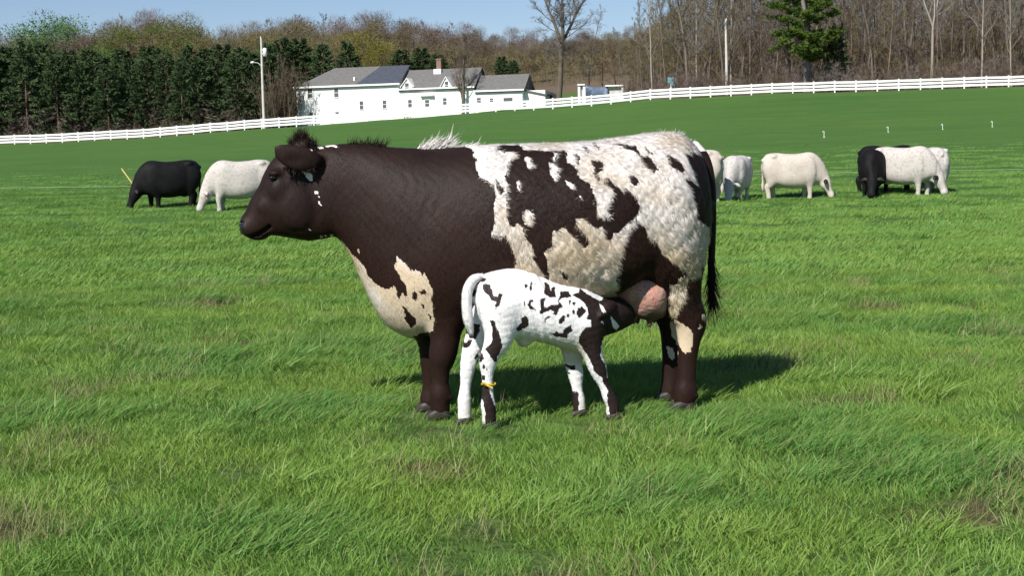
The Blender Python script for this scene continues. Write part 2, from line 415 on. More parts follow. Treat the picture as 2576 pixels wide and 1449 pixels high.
def coat_material(name, dark, dark2, white, stain, rough=0.55):
    N = Nodes(name); o = N.obj(); f = N.noise(7, 5, o); g = N.noise(60, 4, o)
    mp = N.n('ShaderNodeMapping'); mp.inputs['Scale'].default_value = (30, 30, 8); N.l(o, mp.inputs[0]); st = N.noise(4, 3, mp.outputs[0])
    d = N.mix(N.ramp(f, [(0.3, 0.0), (0.75, 1.0)]), dark, dark2)
    d = N.mix(N.ramp(st, [(0.3, 0.0), (0.8, 0.45)]), d, tuple(min(1, 1.6 * x + 0.002) for x in dark2))
    rd = N.n('ShaderNodeMath', operation='MULTIPLY'); N.l(N.attr('stain'), rd.inputs[0]); rd.inputs[1].default_value = .45; d = N.mix(rd.outputs[0], d, (0.026, 0.0105, 0.0072))
    w = N.mix(N.attr('stain'), white, stain)
    w = N.mix(N.ramp(g, [(0.35, 0.0), (0.8, 0.30)]), w, tuple(0.62 * x for x in stain))
    w = N.mix(N.ramp(f, [(0.5, 0.0), (0.9, 0.22)]), w, stain)
    c = N.mix(N.ramp(N.attr('white'), [(0.35, 0.0), (0.65, 1.0)]), d, w)
    d = N.mix(N.ramp(N.attr('strand'), [(0.75, 0.0), (1.0, 0.6)]), d, tuple(2.0 * x + .002 for x in dark2))
    c = N.mix(N.ramp(N.attr('white'), [(0.35, 0.0), (0.65, 1.0)]), d, w)
    c = N.mix(N.ramp(N.attr('strand'), [(0.0, 0.3), (0.6, 0.0)]), c, (0.0, 0.0, 0.0))
    c = N.mix(N.attr('nose'), c, (0.012, 0.011, 0.012))
    return N.principled(c, N.ramp(N.attr('nose'), [(0, rough), (1, 0.28)]), N.ramp(N.attr('nose'), [(0, 0.13), (1, 0.4)]), st, 0.25, 0.006, sheen=0.0)

M_cow = coat_material('cow_coat', (0.0100, 0.0058, 0.0052), (0.0195, 0.0105, 0.0085), (0.82, 0.775, 0.755), (0.62, 0.50, 0.36))
M_calf = coat_material('calf_coat', (0.016, 0.011, 0.011), (0.028, 0.018, 0.016), (0.86, 0.85, 0.86), (0.62, 0.56, 0.47))
M_hoof = noisy('hoof_horn', (0.018, 0.015, 0.014), (0.05, 0.042, 0.036), 30, 0.5, 0.35)
N = Nodes('udder_skin'); o_ = N.obj(); f_ = N.noise(16, 4, o_); g_ = N.noise(60, 3, o_)
cu_ = N.mix(N.ramp(f_, [(0.40, 0.0), (0.62, 1.0)]), (0.44, 0.215, 0.17), (0.33, 0.235, 0.195))
cu_ = N.mix(N.attr('dark'), cu_, (0.05, 0.035, 0.03))
cu_ = N.mix(N.ramp(g_, [(0.56, 0.0), (0.66, 0.85)]), cu_, (0.26, 0.10, 0.075))
M_udder = N.principled(cu_, 0.55, 0.3, g_, 0.5, 0.01)
N = Nodes('eye'); M_eye = N.principled((0.008, 0.006, 0.005), 0.08, 0.6)

# ---- the big cow
cf = Frame(0.0, 7.36, R(5))
B = Body((-1.60, -0.50, -0.02), (1.25, 0.50, 1.62), 0.0085)
B.loft([cf.lrow(*r_) for r_ in [(775, 400, 560, .07), (800, 372, 590, .105), (840, 364, 594, .125), (875, 361, 640, .145), (903, 360, 705, .165), (936, 363, 775, .20), (972, 368, 824, .24), (1035, 372, 852, .29),
    (1100, 373, 838, .325), (1180, 367, 815, .365), (1260, 363, 802, .40), (1340, 361, 796, .42), (1420, 359, 786, .43), (1500, 354, 766, .42), (1580, 343, 725, .385), (1640, 335, 690, .35), (1690, 333, 668, .315),
    (1725, 345, 655, .27), (1755, 378, 645, .22), (1772, 425, 620, .16), (1782, 490, 570, .08)]], 0.03, 2.25, drop=0.10)
# head: slices square to the line from the nape to the nose (pixels along it, forehead offset, jaw offset, half width in m)
hx0, hz0, hw0 = cf.loc(790, 455); hx1, hz1, _ = cf.loc(790 - 82.5, 455 + 56.5); hk = hw0 / F
B.loft([(s_ * hk, t_ * hk, b_ * hk, w_) for s_, t_, b_, w_ in [(-12, 100, -95, .085), (20, 110, -126, .105), (47, 104, -132, .116), (70, 97, -127, .121), (95, 84, -118, .118), (123, 66, -92, .104), (150, 55, -66, .088), (167, 45, -52, .081), (185, 34, -51, .080), (200, 29, -44, .083), (212, 21, -32, .077), (220, 9, -18, .052), (224, -1, -8, .02)]], 0.03, 2.2, origin=(hx0, hz0), axis=(hx1 - hx0, hz1 - hz0))
def E(u, v, y, ru, rv, ry, k=0.03, cut=False):
    x, z, w = cf.loc(u, v, y); B.ell((x, y, z), (ru * w / F, ry, rv * w / F), k, cut)
E(762, 368, 0, 32, 24, .07, 0.03)                                  # poll
for s in (-1, 1):
    E(692, 436, s * .094, 17, 9, .028, 0.02); E(687, 447, s * .120, 11, 4, .010, 0.008, True)      # brow, eye socket
    E(700, 478, s * .100, 20, 24, .020, 0.02); E(668, 520, s * .080, 20, 16, .014, 0.02)
    E(745, 525, s * .095, 44, 50, .036, 0.02)                         # cheek
    E(610, 561, s * .045, 7, 5, .02, 0.008, True)                     # nostril
    E(1125, 660, s * .25, 65, 90, .06, 0.08)
    E(1680, 560, s * .22, 92, 165, .15, 0.06)                        # thigh
    E(1740, 470, s * .12, 34, 70, .09, 0.05)
    E(1560, 640, s * .30, 75, 80, .10, 0.07)                         # flank
for s in (-1, 1):
    for y in (.045, .06, .075): B.groove([(cf.loc(a, b, s * y)[0], s * y, cf.loc(a, b, s * y)[1]) for a, b in ((680, 569), (668, 578), (652, 588), (632, 594))], .008)
# ears
B.tube([cf.row(u, v, y, a, b) for u, v, y, a, b in [(797, 404, -.10, 18, .034), (775, 402, -.135, 29, .026), (745, 398, -.155, 32, .020), (715, 386, -.165, 24, .016), (699, 375, -.17, 11, .010)]], 0.015, 16)
E(748, 404, -.184, 32, 15, .014, 0.010, True)
B.tube([cf.row(u, v, y, a, b) for u, v, y, a, b in [(785, 392, .10, 16, .035), (768, 370, .16, 15, .025), (757, 350, .19, 10, .016), (752, 340, .21, 5, .01)]], 0.015, 14)
# legs
def grounded(rows, top):                # carry a leg on down to its hoof
    l = rows[-1]; return rows + [(l[0], min(top, l[1] - .01), l[2], l[3], l[4])] if l[1] > top + .015 else rows
def leg(pts, y, k=0.05): B.tube(grounded([cf.row(u, v, y + (q[0] if q else 0), a, b) for u, v, a, b, *q in pts], .055), k, 4 * len(pts))
leg([(1112, 690, 72, .10), (1122, 780, 52, .088), (1122, 840, 38, .072), (1114, 892, 35, .067), (1109, 925, 25, .05), (1108, 962, 22, .042), (1108, 992, 28, .053), (1107, 1012, 25, .05)], -.19)
leg([(1090, 740, 60, .10), (1088, 850, 38, .07), (1088, 900, 32, .062), (1086, 940, 25, .05), (1085, 975, 23, .045), (1083, 1000, 26, .05), (1082, 1016, 25, .05)], .06)
leg([(1690, 640, 88, .13), (1708, 705, 58, .10), (1718, 760, 47, .082), (1737, 808, 41, .067), (1734, 852, 30, .05), (1729, 908, 24.5, .042), (1727, 956, 25, .043), (1725, 985, 30, .054), (1722, 1002, 28, .052)], -.20)
leg([(1672, 690, 70, .12), (1676, 765, 42, .08), (1692, 815, 36, .06), (1692, 870, 28, .05), (1691, 920, 26, .044), (1690, 960, 27, .046), (1688, 985, 29, .05), (1686, 1000, 28, .05)], .10)
for u_, v_, y_ in ((1134, 1002, -.19), (1110, 1004, .06), (1752, 996, -.20), (1714, 994, .10)):
    for s in (-1, 1): E(u_, v_, y_ + s * .026, 7, 7, .011, 0.012)     # dewclaws
Vc, Qc = B.mesh(3)
Nc, _ = vnormals(Vc, Qc)
# crinkled woolly winter coat: real relief along the body
u, v = coat_uv(cf, Vc, 4.0, 3)
K1, K2 = 0.8768 / 3.22, 0.8768 / 3.018
def r2(p): return [(1139.8 + x * .2723, 298.1 + y * .2723) for x, y in p]
def r1(p): return [(561.2 + x * .2723, 298.1 + y * .2723) for x, y in p]
def r3(p): return [(876.8 + x * .3147, 613.8 + y * .3147) for x, y in p]
def r5(p): return [(1446.8 + x * .2905, 613.8 + y * .2905) for x, y in p]
paint = [(1, r2([(-330, 268), (-330, 100), (2500, 0), (2500, 1900), (1500, 1900), (570, 1600), (570, 1290), (530, 1160), (480, 1070), (440, 1095), (400, 1060), (345, 1085), (350, 1050), (395, 960), (385, 700), (385, 620), (330, 580), (240, 530), (205, 430), (200, 310), (150, 262), (100, 245), (60, 258), (0, 250), (-40, 268), (-100, 250), (-170, 272), (-240, 262)])),
 (0, r2([(400, 250), (460, 235), (530, 250), (600, 240), (650, 290), (740, 290), (830, 285), (880, 300), (970, 295), (1010, 285), (1060, 320), (1055, 400), (1100, 430), (1150, 500), (1200, 560), (1270, 620), (1300, 700), (1330, 800), (1350, 900), (1380, 920), (1460, 910), (1430, 860), (1440, 780), (1480, 700), (1450, 650), (1400, 600), (1390, 560), (1440, 540), (1500, 600), (1540, 650), (1560, 690), (1590, 640), (1650, 670), (1710, 740), (1730, 830), (1700, 880), (1670, 930), (1600, 980), (1560, 1030), (1480, 1070), (1460, 1120), (1420, 1110), (1390, 1000), (1330, 1020), (1270, 980), (1200, 930), (1120, 910), (1140, 980), (1220, 1080), (1250, 1150), (1220, 1195), (1170, 1160), (1110, 1110), (1070, 1060), (1050, 1010), (990, 1020), (950, 1050), (910, 1040), (920, 1130), (930, 1180), (880, 1210), (840, 1240), (860, 1290), (880, 1380), (890, 1460), (870, 1560), (850, 1560), (830, 1460), (790, 1360), (740, 1290), (720, 1180), (660, 1090), (630, 1020), (600, 960), (560, 1000), (500, 950), (480, 880), (500, 760), (480, 700), (500, 600), (480, 560), (500, 480), (520, 400), (560, 350), (590, 350), (560, 310), (500, 310), (470, 330), (440, 300), (400, 290)])),
 (0, r2([(390, 540), (440, 600), (470, 660), (430, 720), (395, 650)])),
 (1, r2([(660, 350), (720, 340), (710, 400), (760, 420), (700, 470), (670, 400)])), (1, r2([(915, 340), (945, 330), (935, 400), (915, 380)])), (1, r2([(870, 410), (970, 450), (980, 510), (940, 570), (900, 490)])),
 (1, r2([(1035, 565), (1125, 620), (1090, 660), (1050, 610)])), (1, r2([(575, 600), (612, 565), (600, 640), (622, 662), (590, 652)])), (1, r2([(640, 870), (690, 840), (760, 880), (720, 900), (700, 1000), (650, 980)])), (1, r2([(1165, 700), (1190, 720), (1180, 750)])),
 (0, r2([(1280, 370), (1340, 370), (1400, 430), (1390, 480), (1340, 500), (1350, 560), (1370, 630), (1330, 580), (1280, 500), (1300, 440)])), (0, r2([(1195, 260), (1235, 260), (1245, 325), (1210, 300)])), (0, r2([(1280, 235), (1310, 228), (1355, 278), (1320, 272)])),
 (0, r2([(1450, 222), (1600, 232), (1680, 258), (1720, 300), (1735, 345), (1800, 350), (1850, 400), (1895, 470), (1850, 505), (1815, 470), (1740, 390), (1720, 365), (1660, 295), (1550, 250)])), (0, r2([(1765, 262), (1855, 318), (1840, 334)])),
 (0, r2([(1955, 318), (2050, 368), (2112, 420), (2135, 485), (2060, 472), (2000, 430), (1975, 370)])), (0, r2([(1615, 515), (1660, 508), (1722, 600), (1690, 622), (1638, 592)])), (0, r2([(1105, 320), (1160, 350), (1175, 440), (1140, 420), (1120, 370)])),
 (0, r2([(2110, 300), (2180, 330), (2210, 300), (2320, 330), (2480, 330), (2500, 1900), (2230, 1600), (2240, 1449), (2330, 1330), (2390, 1150), (2370, 1020), (2300, 960), (2240, 900), (2262, 860), (2230, 760), (2200, 660), (2140, 560), (2180, 540), (2270, 640), (2200, 500), (2220, 480), (2180, 400)])),
 (0, r2([(1690, 870), (1700, 940), (1770, 1000), (1800, 1080), (1890, 1150), (1930, 1240), (2020, 1320), (2090, 1390), (2170, 1420), (2240, 1440), (2500, 1500), (2500, 2800), (1700, 2800), (1560, 1900), (1500, 1650), (1510, 1470), (1530, 1330), (1580, 1170), (1620, 1050), (1690, 960)])),
 (0, r2([(980, 1400), (1050, 1430), (1050, 1500), (1010, 1480)])),
 (1, r5([(720, 0), (1160, 0), (1140, 140), (1090, 200), (1100, 290), (1010, 310), (960, 240), (900, 220), (870, 170), (800, 110), (740, 60)])),
 (1, r5([(905, 290), (1000, 270), (960, 400), (930, 480), (900, 560), (870, 640), (830, 640), (820, 540), (835, 490), (810, 460), (830, 420), (815, 370), (900, 340)])),
 (1, r5([(860, 650), (930, 680), (980, 720), (1020, 800), (1010, 930), (950, 950), (900, 880), (870, 820), (850, 740)])), (1, r5([(820, 920), (890, 925), (900, 1010), (880, 1030), (840, 1000)])),
 (1, r5([(1090, 600), (1130, 620), (1120, 660), (1095, 640)])), (1, r5([(1075, 700), (1100, 710), (1090, 750), (1070, 740)])),
 (1, r3([(-150, -85), (-100, -60), (20, 60), (60, 110), (115, 170), (160, 250), (205, 320), (260, 350), (370, 345), (390, 400), (400, 450), (440, 400), (475, 430), (470, 380), (450, 320), (410, 270), (365, 170), (400, 90), (430, 130), (500, 210), (545, 215), (580, 255), (610, 235), (640, 290), (660, 340), (655, 430), (690, 560), (685, 690), (600, 710), (520, 735), (560, 860), (300, 860), (0, 500), (-150, 50)])),
 (0, r3([(500, 390), (530, 375), (555, 420), (540, 465), (505, 440)])), (0, r3([(570, 380), (610, 350), (622, 400), (590, 415)])), (0, r3([(575, 478), (622, 500), (600, 512)])), (0, r3([(430, 500), (460, 520), (530, 600), (540, 640), (500, 665), (470, 620), (440, 560)])), (0, r3([(615, 535), (665, 580), (655, 605)])), (0, r3([(-70, -40), (-45, -45), (-30, -15), (-60, -10)])), (1, r3([(60, 35), (80, 45), (88, 70), (68, 62)])),
 (1, r1([(715, 476), (790, 488), (832, 520), (834, 575), (800, 592), (780, 550), (750, 510)])), (1, r1([(845, 655), (878, 655), (878, 685), (845, 685)])), (1, r1([(868, 750), (892, 760), (920, 828), (890, 805)])), (1, r1([(870, 712), (902, 708), (895, 728)])),
 (1, r1([(806, 258), (830, 262), (842, 290), (820, 288)])), (1, r1([(866, 262), (905, 256), (922, 278), (880, 284)])), (1, r1([(935, 246), (985, 246), (1062, 256), (1050, 274), (985, 268), (940, 268)])), (1, r1([(790, 1020), (820, 1030), (812, 1046), (792, 1038)])), (1, r1([(885, 1070), (905, 1068), (905, 1110), (888, 1108)])), (1, r1([(925, 1065), (955, 1075), (945, 1095), (928, 1088)])),
]
white = np.zeros(len(Vc))
for val, poly in paint: white[inside(poly, u, v)] = val
blob = sin_noise(Vc, 0.05, 77, 2)
white[(white > 0.5) & inside(r2([(1980, 560), (2080, 560), (2080, 1000), (1980, 1000)]), u, v) & (blob > 0.45)] = 0.45
uu, vv = project(cf.world(np.c_[Vc[:, 0], -np.abs(Vc[:, 1]), Vc[:, 2]]))
nose = np.clip((619 - uu) / 8, 0, 1) * np.clip((vv - 540) / 15, 0, 1) * 0.85
stain = np.clip(np.interp(Vc[:, 2], [0.55, 0.8, 1.1, 1.35], [1.0, 0.85, 0.25, 0.05]) + 0.4 * sin_noise(Vc, 0.35, 9, 2), 0, 1)
wool = np.clip((uu - 1175) / 70, 0, 1) * np.clip((870 - vv) / 120, 0, 1)
S3 = Vc * np.array([1.0, 1.0, 1.0]); ph = sin_noise(S3 * np.array([1.5, 1, 0.6]), 0.055, 21, 3)
relief = wool * (0.0012 + 0.0018 * white) * ph + (1 - wool) * 0.0008 * ph
folds = np.clip(1 - ((uu - 1060) / 110) ** 2, 0, 1) * np.clip(1 - ((vv - 520) / 150) ** 2, 0, 1)
relief += folds ** 2 * 0.0012 * np.sin(uu * 0.2 + 0.02 * vv + 4 * sin_noise(Vc, 0.3, 4, 2)) * np.clip(sin_noise(Vc, 0.25, 6, 2) + 0.5, 0, 1)
Vc2 = Vc + Nc * relief[:, None]
cow = ob('cow', None, None, cf.O, cf.yaw)
tag(cow, 'large dark brown and white cow standing side-on while a calf suckles', 'cow')
me = mk_mesh('cow_body', Vc2, Qc, M_cow, True)
attrs = {'white': white, 'stain': stain, 'nose': nose}
for k_, a_ in attrs.items(): vattr(me, k_, a_)
vattr(me, 'strand', np.full(len(Vc), 0.55))
body = ob('body', me, cow)
lay = np.tile(np.array([0.55, 0.0, -1.0]), (len(Vc), 1)); swirl = sin_noise(Vc, 0.22, 31, 2)
lay[:, 0] += 0.9 * swirl; lay[:, 2] += 0.5 * sin_noise(Vc, 0.17, 33, 2)
headw = np.clip((840 - uu) / 60, 0, 1); lay[:, 0] = lay[:, 0] * (1 - headw) + headw * 0.8
length = 0.014 + wool * (0.007 + 0.010 * white); length *= 1 - 0.55 * headw; length[Vc[:, 2] < 0.45] = 0.009; length *= (1 - nose * 0.95)
Nc2, _ = vnormals(Vc2, Qc)
fur('coat_hair', Vc2, Qc, Nc2, attrs, 380000, length, lay, 0.0032, M_cow, cow, 5, 0.2)
# long hair: crest, poll, withers tuft, tail head
def edge_roots(u0, u1, v0, n, ys, seed):
    r = np.random.default_rng(seed); out = []
    for _ in range(n):
        uu_ = r.uniform(u0, u1); y = r.uniform(-ys, ys); x, z, w = cf.loc(uu_, v0(uu_) if callable(v0) else v0, y); out.append((x, y, z - 0.01 - 0.4 * y * y / max(ys, 0.01)))
    return out
r = np.random.default_rng(8)
def L_(name, roots, base, spread, lmin, lmax, w, white_, seed):
    n = len(roots); d = np.array(base) + r.normal(0, spread, (n, 3)); return locks(name, roots, d, r.uniform(lmin, lmax, n), w, M_cow, body, white_, seed)
L_('crest_hair', edge_roots(872, 968, 366, 420, .035, 1), (0.2, 0, 1), .45, .02, .065, .004, 0, 2)
L_('poll_tuft', edge_roots(730, 795, lambda q: 348 + abs(q - 760) * .5, 900, .06, 3), (-0.1, 0, 1), .5, .02, .058, .004, 0, 4)
pk = edge_roots(738, 778, lambda q: 352 + abs(q - 757) * .4, 420, .05, 23)
locks('poll_peak', pk, np.array([((cf.loc(757, 340)[0] - p[0]) * 9, 0, 1) for p in pk]) + r.normal(0, .2, (420, 3)), r.uniform(.03, .085, 420), .004, M_cow, body, 0.0, 24)
L_('ear_fringe', [(*cf.loc(q, 424, -.15)[:1], -.15, cf.loc(q, 424, -.15)[1] + .01 * r.random()) for q in r.uniform(712, 790, 300)], (0.1, 0, -1), .6, .006, .04, .003, 0, 6)
L_('withers_tuft', edge_roots(1040, 1190, lambda q: 374 - (q - 1040) * .04, 900, .05, 5), (1.0, 0, .40), .22, .03, .065, .003, 1, 8)
tr = edge_roots(1055, 1125, lambda q: 368, 220, .03, 51)
locks('withers_plume', tr, np.array([(0.9, 0, .8)] * 220) + r.normal(0, .11, (220, 3)), r.uniform(.04, .11, 220), .003, M_cow, body, 1.0, 52)
L_('back_hair', edge_roots(1180, 1660, lambda q: np.interp(q, [1180, 1420, 1580, 1660], [370, 362, 346, 338]), 1500, .12, 7), (0.8, 0, .5), .4, .012, .03, .003, 1, 10)
L_('rump_hair', edge_roots(1640, 1740, lambda q: np.interp(q, [1640, 1700, 1740], [338, 338, 362]), 800, .13, 9), (0.7, 0, .6), .4, .015, .042, .0032, 1, 12)
L_('thigh_fringe', edge_roots(1764, 1784, lambda q: r.uniform(400, 640), 500, .05, 19), (0.6, -0.1, -.8), .4, .012, .03, .004, 0, 14)
# eyes
for s in (-1, 1):
    x, z, w = cf.loc(686, 447, s * .115)
    Bd = Body((x - .03, s * .108 - .03, z - .03), (x + .03, s * .108 + .03, z + .03), 0.004); Bd.ell((x, s * .108, z), (.022, .013, .010), 0.005)
    ob('eye', mk_mesh('cow_eye', *Bd.mesh(1), M_eye, True), body)
# udder with teats
U = Body((0.45, -0.36, 0.25), (1.05, 0.3, 0.85), 0.008)
x, z, w = cf.loc(1630, 738, -0.08); U.ell((x, -0.11, z), (54 * w / F, .18, 63 * w / F), 0.03); x, z, w = cf.loc(1596, 722, -0.09); U.ell((x, -0.09, z), (62 * w / F, .175, 56 * w / F), 0.04)
for tu, tv in ((1612, 775), (1648, 778)): x, z, w = cf.loc(tu, tv, -.14); U.ell((x, -.14, z), (26 * w / F, .09, 26 * w / F), 0.03)
for tu, tv, ty in ((1597, 794, -.17), (1635, 800, -.17), (1606, 792, .06), (1648, 790, .06)):
    U.tube([cf.row(tu, tv - 18, ty, 11, .022), cf.row(tu - 1, tv, ty, 8, .016), cf.row(tu - 2, tv + 19, ty, 6, .013)], 0.012)
Vu, Qu = U.mesh(2); Vu = Vu + vnormals(Vu, Qu)[0] * (0.0035 * sin_noise(Vu, .07, 41, 3))[:, None]; uu_, vu_ = project(cf.world(Vu)); mu = mk_mesh('udder', Vu, Qu, M_udder, True)
vattr(mu, 'dark', np.clip((vu_ - 778) / 14, 0, 1) * 0.85 + np.clip((1600 - uu_) / 30, 0, 1) * np.clip((720 - vu_) / 25, 0, 1) * .7)  # darker underside and teats; shade on the upper front is painted in
tag(ob('udder', mu, cow), 'full pink udder with dark teats')
# tail
T_ = Body((0.75, -0.12, 0.3), (1.3, 0.12, 1.5), 0.007)
T_.tube([cf.row(q, w_, 0, a, b) for q, w_, a, b in [(1748, 368, 14, .035), (1774, 400, 13, .032), (1788, 460, 12, .028), (1792, 560, 10, .024), (1790, 650, 9, .021), (1788, 715, 7, .017)]], 0.02, 20)
Vt, Qt = T_.mesh(2); mt = mk_mesh('tail', Vt, Qt, M_cow, True); vattr(mt, 'white', np.clip((1.34 - 0) * 0 + (Vt[:, 2] > 1.345), 0, 1)); vattr(mt, 'strand', np.full(len(Vt), .55))
tail = ob('tail', mt, cow)
n = 520; ro = []; di = []
for i in range(n):
    q = r.uniform(640, 735); x, z, w = cf.loc(1789 + r.normal(0, 2.5), q, 0); ro.append((x, r.normal(0, .012), z)); di.append((0.03 + r.normal(0, .07), r.normal(0, .07), -1))
locks('tail_switch', ro, di, r.uniform(.08, .21, n), .004, M_cow, tail, 0.0, 15, 4)
# hooves (each foot shows two dark claws under the hair)
def hoof(fr, u_, v_, y, w_px, parent, mat, hgt=.055, lat=.05):
    x, z, w = fr.loc(u_, v_, y); a = w_px * w / F
    for s in (-1, 1):
        Hb = Body((x - a - .05, y - .12, -0.02), (x + a + .05, y + .12, hgt + .06), 0.006)
        Hb.loft([(x - a, .03, 0.0, .012), (x - a * .6, hgt * .9, 0.0, lat * .45), (x, hgt * 1.15, 0.0, lat * .5), (x + a * .6, hgt, 0.0, lat * .42), (x + a * .85, hgt * .6, 0.002, .012)], 0.01, 2.6, yoff=y + s * lat * .48)
        ob('hoof', mk_mesh('hoof', *Hb.mesh(1), mat, True), parent)
for q in ((1103, 1026, -.19), (1080, 1020, .06), (1718, 1012, -.20), (1682, 1005, .10)): hoof(cf, q[0], q[1], q[2], 32, body, M_hoof)

# ---- the calf
kf = Frame(0.12, 7.00, R(15))
B = Body((-0.55, -0.28, -0.01), (0.80, 0.45, 0.86), 0.006)
B.loft([kf.lrow(*r_) for r_ in [(1196, 728, 770, .03), (1203, 702, 800, .065), (1220, 690, 822, .095), (1250, 681, 842, .12), (1290, 675, 852, .128), (1330, 681, 856, .132), (1370, 697, 864, .138), (1410, 711, 876, .138), (1450, 718, 886, .128), (1480, 735, 886, .112), (1503, 762, 868, .085), (1515, 800, 840, .04)]], 0.02, 2.15, drop=0.06)
B.tube([kf.row(*q) for q in [(1455, 785, 0, 62, .09), (1490, 797, .0, 56, .078), (1520, 798, .03, 46, .066), (1540, 794, .07, 41, .064)]], 0.03, 14)
B.tube([kf.row(*q) for q in [(1530, 792, .05, 43, .072), (1555, 790, .10, 40, .07), (1574, 787, .14, 33, .058), (1592, 786, .17, 25, .05)]], 0.02, 14)
B.tube([kf.row(*q) for q in [(1540, 772, .00, 12, .02), (1530, 778, -.06, 17, .014), (1519, 787, -.11, 12, .010), (1513, 793, -.13, 5, .006)]], 0.01, 10)
def kleg(pts, y): B.tube(grounded([kf.row(u_, v_, y, a, b) for u_, v_, a, b in pts], .04), 0.03, 4 * len(pts))
kleg([(1258, 780, 52, .075), (1256, 845, 38, .06), (1237, 886, 26, .042), (1228, 912, 23, .034), (1226, 945, 15, .025), (1227, 985, 14, .023), (1228, 1018, 19, .03), (1230, 1038, 18, .03)], -.075)
kleg([(1222, 790, 36, .07), (1200, 855, 32, .05), (1183, 900, 24, .036), (1175, 936, 18, .028), (1171, 972, 14, .023), (1168, 1005, 17, .028), (1168, 1022, 17, .028)], .085)
kleg([(1476, 815, 44, .06), (1489, 885, 26, .043), (1504, 928, 23, .034), (1519, 968, 14, .023), (1532, 998, 17, .028), (1541, 1018, 17, .029)], -.075)
kleg([(1440, 860, 34, .05), (1442, 912, 23, .034), (1448, 942, 20, .030), (1452, 978, 13.5, .023), (1456, 1003, 16, .027), (1457, 1016, 16, .027)], .075)
B.ell((kf.loc(1318, 858)[0], 0, kf.loc(1318, 858)[1]), (.035, .03, .03), 0.03)
Vk, Qk = B.mesh(3); Nk, _ = vnormals(Vk, Qk)
u, v = coat_uv(kf, Vk, 2.5, 13)
hd = Vk[:, 0] > kf.loc(1510, 800)[0]; u2, v2 = project(kf.world(Vk)); u[hd] = u2[hd]; v[hd] = v2[hd]
def r4(p): return [(1122.3 + x * .2905, 648.8 + y * .2905) for x, y in p]
def dot(x, y, rx, ry): return [(x + rx * math.cos(a), y + ry * math.sin(a)) for a in np.linspace(0, 6.28, 9)[:-1]]
kp = [(0, p_) for p_ in map(r4, [
 [(270, 155), (345, 170), (340, 190), (310, 212), (280, 190)], [(310, 230), (350, 215), (390, 235), (410, 290), (400, 330), (440, 340), (450, 310), (490, 320), (470, 360), (460, 410), (435, 440), (430, 380), (390, 370), (370, 320), (330, 290)],
 [(300, 205), (270, 235), (245, 340), (225, 330), (240, 240), (280, 195)],
 [(380, 545), (425, 545), (430, 590), (455, 640), (480, 720), (480, 790), (450, 840), (440, 900), (410, 905), (380, 860), (340, 790), (380, 740), (400, 690), (400, 620)], [(250, 590), (315, 580), (310, 650), (285, 730), (250, 720), (235, 680)],
 [(295, 860), (320, 820), (325, 880), (300, 912), (282, 900)], [(605, 620), (650, 560), (650, 530), (690, 490), (715, 520), (715, 580), (670, 610), (655, 625), (620, 645)], dot(690, 238, 18, 17), dot(735, 245, 11, 38), dot(770, 220, 9, 9), dot(685, 400, 9, 28),
 [(710, 400), (740, 365), (762, 370), (735, 400), (755, 430), (777, 455), (730, 450)], [(860, 200), (890, 230), (900, 290), (910, 250), (940, 250), (940, 300), (955, 330), (900, 335), (838, 312), (850, 250)],
 [(820, 350), (862, 340), (850, 420), (870, 440), (910, 410), (960, 400), (990, 380), (1004, 420), (970, 440), (952, 498), (925, 490), (930, 455), (850, 472), (830, 492), (808, 488), (818, 440)], [(990, 290), (1060, 278), (1085, 330), (1040, 352), (1000, 345), (965, 392), (980, 340)],
 [(1060, 370), (1085, 362), (1075, 400), (1062, 390)], [(1092, 372), (1130, 380), (1115, 405), (1100, 400)],
 [(1090, 315), (1145, 300), (1160, 258), (1215, 300), (1260, 330), (1330, 380), (1400, 300), (1700, 300), (1700, 640), (1440, 700), (1345, 720), (1345, 850), (1390, 980), (1430, 1100), (1500, 1230), (1540, 1380), (1420, 1380), (1390, 1200), (1370, 1150), (1330, 1070), (1280, 980), (1240, 880), (1190, 790), (1145, 715), (1145, 680), (1180, 640), (1230, 595), (1255, 600), (1255, 540), (1215, 525), (1232, 470), (1215, 420), (1190, 375), (1130, 345)],
 [(1140, 440), (1180, 418), (1212, 460), (1180, 500), (1140, 522), (1128, 480)], dot(1103, 468, 11, 26), dot(1060, 508, 12, 20), [(968, 545), (1010, 498), (1034, 508), (1022, 552), (985, 574)], [(848, 528), (888, 503), (904, 518), (862, 543)],
 [(868, 645), (930, 652), (950, 640), (1000, 652), (1030, 610), (1082, 578), (1087, 630), (1050, 660), (1040, 704), (1000, 690), (950, 692), (910, 662)], [(1060, 950), (1170, 958), (1165, 1000), (1120, 982)], [(1105, 1190), (1200, 1195), (1200, 1400), (1100, 1400)], dot(1120, 1025, 14, 9),
 [(300, 1085), (360, 1085), (385, 1200), (430, 1290), (450, 1460), (340, 1460), (330, 1330), (310, 1200)], [(308, 1015), (345, 1015), (340, 1060), (305, 1065)], dot(325, 940, 14, 18), dot(350, 965, 10, 8),
 dot(130, 1150, 12, 30), dot(118, 990, 8, 14), [(165, 830), (235, 735), (265, 725), (240, 790), (190, 830)]])]
kp += [(1, r4([(1322, 404), (1355, 418), (1385, 465), (1365, 470), (1342, 440)])), (1, r4([(1420, 500), (1440, 520), (1500, 590), (1475, 628), (1445, 600), (1432, 550)])), (1, r4(dot(1350, 560, 9, 9))), (1, r4([(1385, 985), (1412, 1010), (1420, 1055), (1395, 1040)])),
 (1, r4([(1195, 850), (1215, 880), (1290, 1000), (1340, 1030), (1400, 1160), (1390, 1190), (1355, 1165), (1320, 1100), (1275, 1040), (1255, 980), (1220, 920)]))]
white = np.ones(len(Vk))
for val, poly in kp: white[inside(poly, u, v)] = val
uk, vk = project(kf.world(Vk))
